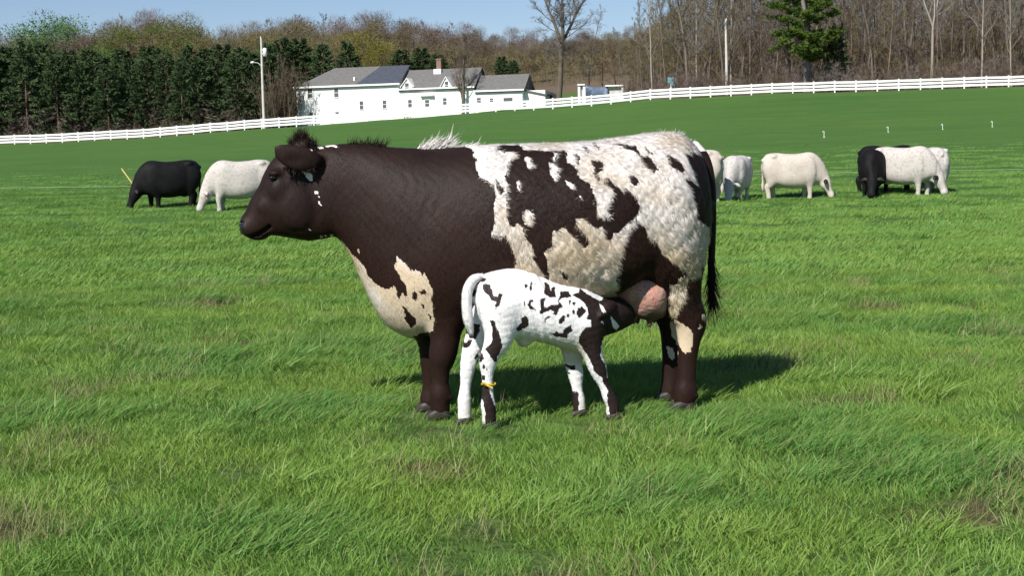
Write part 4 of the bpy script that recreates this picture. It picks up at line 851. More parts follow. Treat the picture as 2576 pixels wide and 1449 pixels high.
M_blue = noisy('teal_sign', (0.10, 0.24, 0.28), (0.16, 0.34, 0.38), 6, 0.5)
P = at_y(1688, 220, 181); gz = float(terrain(P[0], 181)); zs = float(at_y(1686, 205, 181)[2] - gz)
e = ob('roadside_sign', None, None, (P[0], 181, gz)); tag(e, 'small blue-green sign on a post at the edge of the wood', 'sign')
ob('post', boxes_mesh('sign_post', [(-.09, .09, -.05, .05, -.3, zs)], M_pole), e)
ob('panel', boxes_mesh('sign_panel', [(-.42, .36, -.10, -.055, zs - .15, zs + .55)], M_blue), e); ob('panel', boxes_mesh('sign_panel', [(-.02, .40, -.11, -.06, zs - .48, zs - .18)], M_blue), e)
# ------------------------------------------------------------------ trees
def bark(name, c1, c2, var=0.35):
    N = Nodes(name); o = N.obj(); mp = N.n('ShaderNodeMapping'); mp.inputs['Scale'].default_value = (3, 3, .6); N.l(o, mp.inputs[0]); f = N.noise(1.5, 4, mp.outputs[0])
    c = N.mix(N.ramp(f, [(0.3, 0.0), (0.7, 1.0)]), c1, c2); c = N.mix(N.ramp(N.objrand(), [(0.0, 0.0), (1.0, var)]), c, tuple(.5 * x for x in c1)); return N.principled(c, 0.9, 0.1)
def leafmat(name, c1, c2, trans=0.25):
    N = Nodes(name); o = N.obj(); f = N.noise(.8, 4, o); g = N.noise(4, 2, o)
    c = N.mix(N.ramp(f, [(0.3, 0.0), (0.7, 1.0)]), c1, c2); c = N.mix(N.ramp(g, [(0.4, 0.0), (0.8, .5)]), c, tuple(.6 * x for x in c1)); c = N.mix(N.ramp(N.objrand(), [(0, 0.0), (1, .35)]), c, tuple(.6 * x for x in c2))
    d = N.n('ShaderNodeBsdfDiffuse'); t = N.n('ShaderNodeBsdfTranslucent'); m = N.n('ShaderNodeMixShader'); m.inputs[0].default_value = trans
    N.l(c, d.inputs[0]); N.l(c, t.inputs[0]); N.l(d.outputs[0], m.inputs[1]); N.l(t.outputs[0], m.inputs[2]); N.l(m.outputs[0], N.out.inputs[0]); return N.m
M_bark = [bark('grey_bark', (0.12, 0.10, 0.08), (0.19, 0.165, 0.135)), bark('brown_bark', (0.12, 0.09, 0.065), (0.20, 0.155, 0.12)), bark('pale_bark', (0.26, 0.23, 0.19), (0.36, 0.32, 0.27), .1)]
M_twig = {'olive': bark('olive_twigs', (0.15, 0.13, 0.060), (0.22, 0.19, 0.095)), 'brown': bark('brown_twigs', (0.115, 0.086, 0.058), (0.175, 0.136, 0.098)), 'purple': bark('purple_twigs', (0.17, 0.13, 0.12), (0.25, 0.20, 0.185)), 'dim': bark('wood_twigs', (0.085, 0.066, 0.045), (0.135, 0.106, 0.075)), 'grey': bark('grey_twigs', (0.16, 0.14, 0.12), (0.25, 0.225, 0.20)), 'red': bark('red_twigs', (0.17, 0.085, 0.075), (0.24, 0.13, 0.12)),
          'bud': leafmat('fresh_buds', (0.10, 0.14, 0.03), (0.16, 0.20, 0.045)), 'yellow': leafmat('yellow_buds', (0.20, 0.19, 0.03), (0.26, 0.24, 0.05)), 'green': leafmat('young_leaves', (0.08, 0.17, 0.045), (0.13, 0.24, 0.07))}
M_needle = leafmat('spruce_needles', (0.062, 0.100, 0.045), (0.105, 0.155, 0.068), .2)
M_dead = bark('dead_spruce_twigs', (0.15, 0.12, 0.10), (0.23, 0.19, 0.16))
M_pine = leafmat('pine_needles', (0.050, 0.092, 0.022), (0.125, 0.185, 0.035), .15)

def tris(V, Q_): return V, np.concatenate([Q_[:, [0, 1, 2]], Q_[:, [0, 2, 3]]])
def join(parts):
    V, T, b = [], [], 0
    for v_, t_ in parts: V.append(v_); T.append(t_ + b); b += len(v_)
    return np.concatenate(V), np.concatenate(T)
def limb(r, P, D, L, n, wander, up):
    pts = [np.array(P, float)]; D = np.array(D, float)
    for i in range(n):
        D = D + r.normal(0, wander, 3) + np.array([0, 0, up]); D /= np.linalg.norm(D); pts.append(pts[-1] + D * L / n)
    return np.array(pts)
def slivers(r, P, D, L, w):             # one thin triangle per twig
    n = len(P); S = r.normal(size=(n, 3)); S -= (S * D).sum(1)[:, None] * D; S /= np.linalg.norm(S, axis=1)[:, None] + 1e-9
    w = np.broadcast_to(np.asarray(w, float), (n,))[:, None]
    V = np.stack([P - S * w / 2, P + S * w / 2, P + D * np.asarray(L)[:, None]], 1).reshape(-1, 3); return V, np.arange(3 * n).reshape(-1, 3)
def bare_tree(seed, H=16, r0=.2, first=.28, spread=.34, n1=17, n2=6, n3=5, n4=6, rise=.75, fork=False, buds=0, budsize=.16, tw=1.0):
    r = np.random.default_rng(seed); big, small, tp, td, tl = [], [], [], [], []
    stems = []
    if fork:
        a = limb(r, (0, 0, -.3), (0.02, 0, 1), H * .42, 6, .03, .02); big.append((a, np.linspace(r0, r0 * .75, 7), 8))
        for s in (-1, 1, .2):
            b = limb(r, a[-1], (s * .33, r.normal(0, .15), 1), H * .6, 8, .07, .05); big.append((b, np.linspace(r0 * .6, .02, 9), 6)); stems.append((b, r0 * .5, .05, int(n1 * .6), H * .62))
        stems.append((a, r0 * .6, .55, int(n1 * .4), H * .8))
    else:
        a = limb(r, (0, 0, -.3), (r.normal(0, .03), r.normal(0, .03), 1), H, 12, .035, .03); big.append((a, r0 * (1 - np.linspace(0, 1, 13)) ** .8 + .012, 8)); stems.append((a, r0, first, n1, H))
    for a, rr_, f0, cnt, HH in stems:
        seg = len(a) - 1
        for k in range(cnt):
            t = f0 + (0.97 - f0) * (k + r.random()) / cnt; i = min(int(t * seg), seg - 1); P = a[i] + (a[i + 1] - a[i]) * (t * seg - i)
            az = k * 2.4 + r.normal(0, .4); el = rise * r.uniform(.6, 1.25) + .35 * t; D = np.array([math.cos(az), math.sin(az), math.tan(min(el, 1.35))]); D /= np.linalg.norm(D)
            L = HH * spread * (1.05 - t) ** .55 * r.uniform(.65, 1.15); b = limb(r, P, D, L, 5, .12, .08); rb = max(.018, rr_ * .38 * (1.05 - t)); big.append((b, np.linspace(rb, .01, 6), 4))
            for k2 in range(n2):
                t2 = .2 + .78 * (k2 + r.random()) / n2; j = min(int(t2 * 5), 4); P2 = b[j] + (b[j + 1] - b[j]) * (t2 * 5 - j); D2 = (b[j + 1] - b[j]); D2 = D2 / np.linalg.norm(D2) + r.normal(0, .55, 3) + np.array([0, 0, .25]); D2 /= np.linalg.norm(D2)
                L2 = L * .5 * (1.15 - t2) * r.uniform(.6, 1.2); c_ = limb(r, P2, D2, L2, 3, .16, .08); small.append((c_, np.linspace(rb * .38 + .006, .006, 4) * tw, 3))
                for k3 in range(n3):
                    t3 = .15 + .85 * r.random(); j3 = min(int(t3 * 3), 2); P3 = c_[j3] + (c_[j3 + 1] - c_[j3]) * (t3 * 3 - j3); D3 = D2 + r.normal(0, .6, 3) + np.array([0, 0, .2]); D3 /= np.linalg.norm(D3); L3 = max(.35, L2 * .55 * r.uniform(.5, 1.2))
                    tp.append(P3); td.append(D3); tl.append(L3)
                    for k4 in range(n4):
                        D4 = D3 + r.normal(0, .6, 3); D4 /= np.linalg.norm(D4); tp.append(P3 + D3 * L3 * r.random()); td.append(D4); tl.append(L3 * r.uniform(.4, .9))
    tp, td, tl = np.array(tp), np.array(td), np.array(tl)
    trunk = tubes_mesh(big)
    sm = tris(*tubes_mesh(small)); sv = slivers(r, tp, td, tl, np.where(tl > .6, .026, .018) * tw)
    parts = [sm, sv]
    if buds:
        i = r.choice(len(tp), buds); P = tp[i] + td[i] * (tl[i] * r.random(buds))[:, None]; D = r.normal(size=(buds, 3)); D /= np.linalg.norm(D, axis=1)[:, None]; parts = [sm, slivers(r, P, D, np.full(buds, budsize) * r.uniform(.6, 1.4, buds), budsize * .6), sv]
    V, T = join(parts)
    return mk_mesh('bare_trunk', *trunk, M_bark[0], True), mk_mesh('bare_crown', V, T, M_twig['brown']), H
def cloud_tree(seed, H=15, spread=.36, n=7000, lobes=16, L0=.35, W0=.05, up=.7, low=.22):
    # broad crown: limbs plus twigs gathered in uneven lobes with gaps between
    r = np.random.default_rng(seed); a = limb(r, (0, 0, -.3), (0, 0, 1), H * .85, 8, .05, .03); big = [(a, np.linspace(.2, .03, 9), 7)]; P, D = [], []
    for k in range(lobes):
        t = r.uniform(low + .06, .93); rad = spread * H * math.sin(math.pi * min(.92, (t - low) / (1 - low) * .9 + .08)) ** .7; az = k * 2.4; rr_ = rad * r.uniform(.25, 1) ** .6
        c_ = np.array([math.cos(az) * rr_, math.sin(az) * rr_, t * H]); i = int(np.clip((t - .25) * 8, 1, 7)); q = np.linspace(0, 1, 5)[:, None]; b = a[i] * (1 - q) + c_ * q; b[1:-1] += r.normal(0, .15, (3, 3)); big.append((b, np.linspace(.07, .02, 5), 4))
        m = int(n / lobes * r.uniform(.6, 1.4)); s = r.normal(size=(m, 3)); s /= np.linalg.norm(s, axis=1)[:, None]; lr = H * r.uniform(.08, .15)
        p = c_ + s * (lr * r.random(m)[:, None] ** .45) * np.array([1.15, 1.15, 1.0]); d = s * .8 + r.normal(0, .45, (m, 3)) + np.array([0, 0, up]); P.append(p); D.append(d / np.linalg.norm(d, axis=1)[:, None])
    P, D = np.concatenate(P), np.concatenate(D); L = r.uniform(.5, 1.5, len(P)) * L0
    return mk_mesh('cloud_trunk', *tubes_mesh(big), M_bark[0], True), mk_mesh('cloud_crown', *slivers(r, P, D, L, r.uniform(.6, 1.4, len(P)) * W0), M_twig['olive']), H
def spruce(seed, H=13.0, R0=3.0, dead=.30, droop=.35):
    r = np.random.default_rng(seed); P, D, L, W, dp, dd_, dl = [], [], [], [], [], [], []; big = [(np.array([(0, 0, -.3), (0, 0, H * .5), (0, 0, H)]), [.2, .12, .02], 7)]; br = []
    z = .6
    while z < H - .3:
        t = z / H; n = 8; Rr = R0 * (1 - t) ** .52 * r.uniform(.8, 1.1) + .12
        for k in range(n):
            az = r.uniform(0, 6.28); el = -.15 + .55 * t; L_b = Rr * r.uniform(.65, 1.15); d = np.array([math.cos(az), math.sin(az), math.sin(el)])
            pts = np.array([(0, 0, z) + d * L_b * s + np.array([0, 0, -droop * L_b * s * s * (1 - t) + .10 * L_b * s ** 3]) for s in np.linspace(0, 1, 4)]); br.append((pts, np.linspace(.035, .008, 4), 3))
            dead_b = t < dead and r.random() < (1 - t / dead) * 1.1; m = int(8 + 10 * L_b); s_ = r.uniform(.22, 1, m) ** .8
            for s in s_:
                q = pts[0] * 0 + np.array([np.interp(s, [0, .333, .667, 1], pts[:, i]) for i in range(3)]); dr = d * .9 + r.normal(0, .45, 3) + np.array([0, 0, -.25]); dr /= np.linalg.norm(dr)
                if dead_b: dp.append(q); dd_.append(dr); dl.append(r.uniform(.3, .7))
                else: P.append(q); D.append(dr); L.append(r.uniform(.35, .75)); W.append(r.uniform(.16, .34))
        z += r.uniform(.26, .40)
    trunk = tubes_mesh(big + br)
    return mk_mesh('spruce_trunk', *trunk, M_bark[1], True), mk_mesh('spruce_crown', *slivers(r, np.array(P), np.array(D), np.array(L), np.array(W)), M_needle), mk_mesh('spruce_dead', *slivers(r, np.array(dp), np.array(dd_), np.array(dl), np.full(len(dp), .065)), M_dead), H
def shrub(seed, H=3.0, n=26, twigs=900, w=.02):
    r = np.random.default_rng(seed); big = []; tp = []; td = []
    for k in range(n):
        d = np.array([r.normal(0, .35), r.normal(0, .35), 1.0]); b = limb(r, (r.normal(0, .3), r.normal(0, .3), -.1), d, H * r.uniform(.5, 1.1), 5, .12, .05); big.append((b, np.linspace(.03, .006, 6), 3))
        m = twigs // n; i = r.integers(1, 6, m); tp.append(b[i] + r.normal(0, .03, (m, 3))); q = r.normal(0, .6, (m, 3)) + np.array([0, 0, .9]); td.append(q / np.linalg.norm(q, axis=1)[:, None])
    tp, td = np.concatenate(tp), np.concatenate(td)
    return mk_mesh('shrub_stems', *tubes_mesh(big), M_bark[1], True), mk_mesh('shrub_twigs', *slivers(r, tp, td, r.uniform(.3, .9, len(tp)) * H / 3, np.full(len(tp), w)), M_twig['brown']), H

def obj_mat(o, m):
    o.material_slots[0].link = 'OBJECT'; o.material_slots[0].material = m
rt = np.random.default_rng(42)
def plant(name, proto, X, Y, h, label, cat, group, bk=None, tw=None, sxy=1.0, rz=None, parts=('trunk', 'crown')):
    z = float(terrain(X, Y)); s = h / proto[-1]
    e = ob(name, None, None, (X, Y, z), rt.uniform(0, 6.28) if rz is None else rz); e.scale = (s * sxy, s * sxy, s); tag(e, label, cat, group)
    for nm, m in zip(parts, proto[:-1]):
        o = ob(nm, m, e)
        if nm in ('trunk', 'stems') and bk: obj_mat(o, bk)
        if nm in ('crown', 'twigs') and tw: obj_mat(o, tw)
    return e
def xz(u, v, Y): p = at_y(u, v, Y); return float(p[0]), float(p[2])

sp_protos = [spruce(100 + i, 13, rr_, de) for i, (rr_, de) in enumerate([(3.9, .45), (4.3, .65), (3.6, .3), (4.1, .55)])]
bare_p = [bare_tree(200 + i, 16, .2, f_, s_, tw=1.5) for i, (f_, s_) in enumerate([(.25, .36), (.3, .30), (.22, .40), (.28, .34)])]
bud_p = [cloud_tree(230 + i, 15, .30, 9000, 20, .26, .10, .4) for i in range(2)]
cloud_p = [cloud_tree(240 + i, 15, s_, 9000, 18, .75, .045, .8) for i, s_ in enumerate((.34, .30, .38, .32))]
wood_p = [bare_tree(260 + i, 21, r_, f_, s_, n1=24, n2=6, n3=5, n4=5, rise=.8, tw=1.4) for i, (f_, s_, r_) in enumerate([(.07, .20, .13), (.09, .18, .11), (.12, .24, .16), (.06, .17, .10), (.2, .22, .12)])]
shrub_p = [shrub(300 + i) for i in range(4)]

# spruce belt on the left, and the few behind the house
topline = lambda u_: np.interp(u_, [-200, 0, 120, 260, 330, 460, 600, 760, 860], [118, 108, 112, 128, 118, 116, 108, 98, 100])
us = np.concatenate([np.arange(-160, 700, 44), np.arange(-140, 880, 50)]); 
for i, u_ in enumerate(us):
    front = i < len(np.arange(-160, 700, 44)); Y = (207 + rt.uniform(0, 4)) if front else (217 + rt.uniform(0, 8)); u_ = u_ + rt.uniform(-14, 14)
    X, zt_ = xz(u_, topline(u_) + (rt.uniform(8, 42) if front else rt.uniform(-8, 14)), Y); h = zt_ - float(terrain(X, Y))
    plant('spruce_tree', sp_protos[i % 4], X, Y, h, 'dark green spruce in the front row of the belt behind the white fence' if front else 'dark green spruce in the back row of the belt, half hidden', 'tree', 'spruces in the belt, front row' if front else 'spruces in the belt, back row', parts=('trunk', 'crown', 'dead_branches'), sxy=rt.uniform(.85, 1.15))
for u_, v_, Y in ((1010, 122, 236), (1060, 118, 238), (1100, 135, 234), (1262, 140, 232), (1290, 150, 230)):
    X, zt_ = xz(u_, v_, Y); plant('spruce_tree', sp_protos[2], X, Y, zt_ - float(terrain(X, Y)), 'small dark spruce showing above the farmhouse roof', 'tree', 'spruces behind the farmhouse', parts=('trunk', 'crown', 'dead_branches'), sxy=1.25)
# leafless trees on the ridge
ridge = lambda u_: np.interp(u_, [-150, 0, 60, 140, 220, 300, 345, 400, 470, 540, 600, 680, 760, 860, 960, 1010, 1080, 1150, 1200, 1300, 1420, 1560, 1700], [85, 88, 80, 62, 66, 40, 52, 34, 48, 72, 60, 50, 36, 38, 32, 52, 50, 52, 76, 76, 82, 84, 80])
for i in range(112):
    u_ = -140 + (i + rt.random()) * 1780 / 112; back = i % 2; Y = rt.uniform(300, 350) if back else rt.uniform(245, 295)
    vt = ridge(u_) + (rt.uniform(-8, 12) if back else rt.uniform(14, 55)); X, zt_ = xz(u_, vt, Y); h = max(zt_ - float(terrain(X, Y)), 6)
    k = rt.choice(['olive', 'brown', 'brown', 'olive']) if not back else rt.choice(['purple', 'brown', 'grey', 'purple'])
    plant('bare_tree', (cloud_p[(i // 2) % 4] if i % 4 < 3 else bare_p[i % 4]), X, Y, h, {'olive': 'olive-tinged leafless tree on the wooded ridge', 'brown': 'brown leafless tree on the wooded ridge', 'purple': 'purplish leafless tree on the wooded ridge', 'grey': 'grey leafless tree on the wooded ridge'}[k], 'tree', 'leafless trees on the ridge, ' + k, M_bark[0], M_twig[k], sxy=rt.uniform(1.05, 1.5))
for u_, v_, Y, k, lab, sx_ in ((150, 34, 234, 'green', 'fresh green leafing tree rising above the spruce belt', 1.35), (85, 62, 232, 'green', 'lower green leafing tree next to the tallest green one', 1.4), (430, 42, 258, 'bud', 'round yellow-green budding tree behind the spruces', 1.25), (905, 78, 250, 'yellow', 'yellow budding tree above the farmhouse roof', 1.3), (960, 100, 246, 'yellow', 'lower yellow budding tree by the dark spruces', 1.3), (310, 58, 262, 'bud', 'small olive budding tree behind the spruces', 1.2)):
    X, zt_ = xz(u_, v_, Y); plant('budding_tree', bud_p[int(u_) % 2], X, Y, zt_ - float(terrain(X, Y)), lab, 'tree', None, M_bark[0], M_twig[k], sxy=sx_)
# trees round the house
X, zt_ = xz(1160, 92, 197); plant('yard_tree', bare_tree(401, 10, .24, .16, .42, n1=20, n2=7, n3=5, n4=6, rise=.95, tw=.9), X, 197, zt_ - float(terrain(X, 197)), 'brown leafless tree standing against the farmhouse front', 'tree', None, M_bark[0], M_twig['brown'])
X, zt_ = xz(1398, -120, 198); plant('big_tree', bare_tree(402, 20, .27, .25, .34, n1=34, n2=8, n3=6, n4=6, rise=.7, fork=True, tw=1.25), X, 198, zt_ - float(terrain(X, 198)), 'tall forked leafless tree standing alone right of the farmhouse', 'tree', None, M_bark[0], M_twig['grey'], rz=.3, sxy=1.45)
X, zt_ = xz(1478, 10, 212); plant('bare_tree', wood_p[2], X, 212, zt_ - float(terrain(X, 212)), 'slender leafless tree behind the tarpaulin shed', 'tree', None, M_bark[0], M_twig['grey'])
for u_, v_, Y in ((1515, 120, 214), (1550, 128, 212)): X, zt_ = xz(u_, v_, Y); plant('red_tree', bare_p[2], X, Y, zt_ - float(terrain(X, Y)), 'reddish leafless tree behind the tarpaulin shed', 'tree', 'reddish trees behind the shed', M_bark[0], M_twig['red'], sxy=1.2)
for u_, v_, Y, sx_ in ((700, 152, 201, 1.3), (722, 176, 202, 1.2), (678, 205, 200, 1.0)): X, zt_ = xz(u_, v_, Y); plant('tall_shrub', shrub(411 + int(u_), 3.0, 30, 1800, .022), X, Y, zt_ - float(terrain(X, Y)), 'tall brown leafless shrub between the pole and the farmhouse', 'shrub', 'shrubs by the pole', M_bark[1], M_twig['brown'], sxy=.62, parts=('stems', 'twigs'))
X, zt_ = xz(1022, 238, 200); plant('small_tree', shrub(455, 3.0, 8, 240, .012), X, 200, 3.4, 'small thin leafless sapling in front of the farmhouse wall', 'tree', None, M_bark[0], M_twig['grey'], parts=('stems', 'twigs'))
# wood on the right
def wood_u(): 
    return rt.uniform(1575, 2700)
for i in range(96):
    row = i % 4; u_ = 1572 + (i // 4 + rt.random()) * 1130 / 24; Y = [181, 188, 198, 212][row] + rt.uniform(-2, 5); X = float(at_y(u_, 210, Y)[0]); Y = max(Y, float(fence_y(X)) + 7 + row * 7 + rt.uniform(0, 5)); X = float(at_y(u_, 210, Y)[0])
    h = rt.uniform(18, 25) * (np.interp(u_, [1570, 1640, 1720], [.45, .7, 1.0])); k = rt.choice(['brown', 'grey', 'olive', 'brown']) if u_ > 1780 else rt.choice(['olive', 'olive', 'grey'])
    plant('wood_tree', wood_p[i % 5], X, Y, h, 'tall %s leafless tree %s' % ({'brown': 'brown', 'grey': 'grey', 'olive': 'olive-twigged'}[k], 'along the front of the wood behind the fence' if row < 2 else 'standing deep inside the wood'), 'tree', 'leafless trees in the wood, %s, %s' % (k, 'front' if row < 2 else 'deep'), M_bark[(0, 1, 0, 1, 1)[i % 5]], M_twig[k], sxy=rt.uniform(.85, 1.25))
X = float(at_y(2343, 200, 176)[0]); plant('birch_tree', bare_tree(420, 17, .17, .6, .3, n1=12, n2=5, fork=True, tw=.8), X, 176, 19, 'pale forked birch at the edge of the wood', 'tree', None, M_bark[2], M_twig['grey'], rz=.2)
for u_, Y in ((1640, 186), (1752, 184), (1838, 182), (2470, 176), (2545, 175)): X = float(at_y(u_, 205, Y)[0]); plant('pale_tree', wood_p[4], X, Y, rt.uniform(18, 23), 'slim pale-barked tree at the edge of the wood', 'tree', 'pale trees at the wood edge', M_bark[2], M_twig['grey'], sxy=.9)
for i in range(64):
    u_ = 1575 + (i + rt.random()) * 1120 / 64; X = float(at_y(u_, 210, 180)[0]); Y = float(fence_y(X)) + rt.uniform(4, 22)
    plant('undergrowth_shrub', shrub_p[i % 4], float(at_y(u_, 210, Y)[0]), Y, rt.uniform(1.6, 4.2), 'low brown leafless shrub at the foot of the wood', 'shrub', 'undergrowth along the wood', M_bark[1], M_twig[rt.choice(['brown', 'brown', 'purple', 'grey'])], sxy=1.25, parts=('stems', 'twigs'))
for i in range(22):
    u_ = -60 + (i + rt.random()) * 720 / 22; X = float(at_y(u_, 330, 200)[0]); Y = float(fence_y(X)) + rt.uniform(4, 9)
    plant('undergrowth_shrub', shrub_p[i % 4], float(at_y(u_, 330, Y)[0]), Y, rt.uniform(.9, 2.0), 'low brown leafless shrub under the spruce belt', 'shrub', 'undergrowth below the spruces', M_bark[1], M_twig['brown'], sxy=1.3, parts=('stems', 'twigs'))
# the pine at the wood's edge
r = np.random.default_rng(77); Hp = 19.0
big = [(limb(r, (0, 0, -.3), (0.01, 0, 1), Hp, 10, .02, .02), np.linspace(.46, .06, 11), 9)]; P, D, L, W = [], [], [], []
for k in range(62):
    z = rt.uniform(4.2, Hp); t = (z - 4.2) / (Hp - 4.2); az = k * 2.4; Lb = (4.6 - 2.6 * t) * rt.uniform(.55, 1.1); d = np.array([math.cos(az), math.sin(az), rt.uniform(-.12, .35)]); b = limb(r, (0, 0, z), d, Lb, 5, .1, .03); big.append((b, np.linspace(.07, .015, 6), 4))
    for c_ in range(13):
        q = b[r.integers(1, 6)] + r.normal(0, .28, 3) * np.array([1, 1, .5]); m = 42; dr = r.normal(size=(m, 3)) + np.array([0, 0, .35]); dr /= np.linalg.norm(dr, axis=1)[:, None]
        P.append(q + r.normal(0, .16, (m, 3)) * np.array([1, 1, .6])); D.append(dr); L.append(r.uniform(.25, .5, m)); W.append(r.uniform(.07, .16, m))
W = [w_ * 1.15 for w_ in W]
pine = (mk_mesh('pine_trunk', *tubes_mesh(big), M_bark[0], True), mk_mesh('pine_crown', *slivers(r, np.concatenate(P), np.concatenate(D), np.concatenate(L), np.concatenate(W)), M_pine), Hp)
X = float(at_y(2032, 205, 176)[0]); plant('pine_tree', pine, X, 176, 17.5, 'green pine with a thick grey trunk at the edge of the wood', 'tree', None, bark('pine_bark', (0.20, 0.175, 0.155), (0.29, 0.26, 0.235)), M_pine, rz=1.0, sxy=1.35)
X = float(at_y(2105, 205, 178)[0]); plant('young_spruce', sp_protos[2], X, 178, 7.5, 'dark young spruce beside the pine', 'tree', None, parts=('trunk', 'crown', 'dead_branches'), sxy=1.0)
# depth of the woods: far stems and twigs that read as one mass
def thicket(name, n, usr, Yr, top, mat, w, label, stems=0.05):
    r = np.random.default_rng(len(name) + n); u_ = r.uniform(*usr, n); Y = r.uniform(*Yr, n); d = np.stack([at_y(a, 300, b) for a, b in zip(u_, Y)]); X = d[:, 0]; zg = terrain(X, Y); zt_ = np.array([at_y(a, top(a), b)[2] for a, b in zip(u_, Y)])
    t = r.random(n) ** .8; st = r.random(n) < stems; P = np.stack([X, Y, np.where(st, zg - .2, zg + (np.maximum(zt_ - zg, 4)) * t)], 1)
    D = r.normal(0, .8, (n, 3)); D[st] *= .08; D[:, 2] += np.where(st, 1, .55); D /= np.linalg.norm(D, axis=1)[:, None]; L = np.where(st, np.maximum(zt_ - zg, 4) * r.uniform(.5, 1, n), r.uniform(.5, 1.6, n)); W = np.where(st, r.uniform(.05, .13, n), w * r.uniform(.5, 1.5, n))
    tag(ob(name, mk_mesh(name, *slivers(r, P, D, L, W), mat)), label, 'wood', kind='stuff')
thicket('far_wood', 90000, (1590, 2750), (205, 262), lambda a: np.interp(a, [1590, 1700, 1800, 2700], [110, 20, -40, -60]), M_twig['dim'], .07, 'brown leafless thicket filling the depth of the wood')
thicket('ridge_wood', 90000, (-150, 1660), (300, 372), lambda a: ridge(a) + 26, M_twig['purple'], .05, 'hazy purplish leafless wood along the ridge')
thicket('ridge_scrub', 60000, (-150, 1640), (238, 300), lambda a: ridge(a) + 62, M_twig['olive'], .06, 'olive brown brushwood on the slope below the ridge')

# ------------------------------------------------------------------ grass
N = Nodes('grass_blades'); tint = N.attr('tint', 'INSTANCER'); lushA = N.attr('lush', 'INSTANCER'); dry = N.attr('dry', 'INSTANCER'); bl = N.attr('blade')
c = N.mix(tint, (0.124, 0.285, 0.042), (0.218, 0.368, 0.052)); c = N.mix(lushA, c, (0.085, 0.250, 0.048))
c = N.mix(N.ramp(bl, [(0.0, 0.0), (.85, .35), (.93, .9)]), c, (0.30, 0.36, 0.11)); c = N.mix(N.ramp(bl, [(0.0, 0.35), (.3, 0.0)]), c, (0.05, 0.14, 0.025))
c = N.mix(dry, c, N.mix(bl, (0.15, 0.12, 0.055), (0.42, 0.36, 0.20)))
d_ = N.n('ShaderNodeBsdfDiffuse'); t_ = N.n('ShaderNodeBsdfTranslucent'); m_ = N.n('ShaderNodeMixShader'); m_.inputs[0].default_value = .38
N.l(c, d_.inputs[0]); N.l(c, t_.inputs[0]); N.l(d_.outputs[0], m_.inputs[1]); N.l(t_.outputs[0], m_.inputs[2])
g_ = N.n('ShaderNodeBsdfGlossy'); g_.inputs['Roughness'].default_value = .5; g_.inputs[0].default_value = (.9, 1, .8, 1); m2 = N.n('ShaderNodeMixShader'); m2.inputs[0].default_value = .022
N.l(m_.outputs[0], m2.inputs[1]); N.l(g_.outputs[0], m2.inputs[2]); N.l(m2.outputs[0], N.out.inputs[0]); M_grass = N.m
gcol = bpy.data.collections.new('grass_tufts')
def tuft(name, seed, n, rad, h0, h1, w0, w1, lean, curl):
    r = np.random.default_rng(seed); V, T, A = [], [], []
    for i in range(n):
        a = r.uniform(0, 6.28); p = np.array([math.cos(a), math.sin(a), 0]) * rad * math.sqrt(r.random()); h = r.uniform(h0, h1); w = r.uniform(w0, w1); az = r.uniform(0, 6.28)
        ln = np.array([lean + r.normal(0, .28), r.normal(0, .30), 0]); s = np.array([math.cos(az), math.sin(az), 0]) * w / 2; k = curl * r.uniform(.4, 1.5); b = len(V); br_ = r.random()
        for t in (0, .45, .8): 
            q = p + ln * h * (t + k * t * t) + np.array([0, 0, h * (t - .35 * k * t * t)]); ww = (1, .85, .5)[(0, .45, .8).index(t)]; V += [q - s * ww, q + s * ww]
        t = 1.0; V.append(p + ln * h * (t + k) + np.array([0, 0, h * (1 - .35 * k)])); A += [br_] * 7
        T += [(b, b + 1, b + 3), (b, b + 3, b + 2), (b + 2, b + 3, b + 5), (b + 2, b + 5, b + 4), (b + 4, b + 5, b + 6)]
    me = mk_mesh(name, V, T, M_grass, True); vattr(me, 'blade', A); o = bpy.data.objects.new(name, me); gcol.objects.link(o)
names = []
for i in range(4): tuft('a%02d_tuft' % i, 500 + i, 145, .15, .022, .064, .0026, .0047, .3, .5)
for i in range(3): tuft('a%02d_tuft' % (4 + i), 510 + i, 120, .13, .038, .090, .0028, .0050, .55, .8)
tuft('a07_tuft', 520, 46, .13, .04, .13, .002, .004, .2, .6)
for i in range(3): tuft('a%02d_tuft' % (8 + i), 530 + i, 170, .42, .03, .085, .007, .013, .5, .6)
for i in range(2): tuft('a%02d_tuft' % (11 + i), 540 + i, 190, 1.15, .03, .07, .02, .036, .5, .6)
tuft('a13_tuft', 551, 75, .09, .07, .14, .0030, .0056, .45, .9)
tuft('a14_tuft', 552, 5, .10, .12, .26, .0035, .0055, .5, 1.1)
def scatter(Y0, Y1, dens, margin, seed):
    r = np.random.default_rng(seed); n = int(dens * (Y1 - Y0) * (.74 * Y1 + 2 * margin)); Y = r.uniform(Y0, Y1, n); X = r.uniform(-1, 1, n) * (.37 * Y1 + margin); k = np.abs(X) < .37 * Y + margin; return X[k], Y[k], r
PX, PY, IX, SC, LU, TI, DR = [], [], [], [], [], [], []
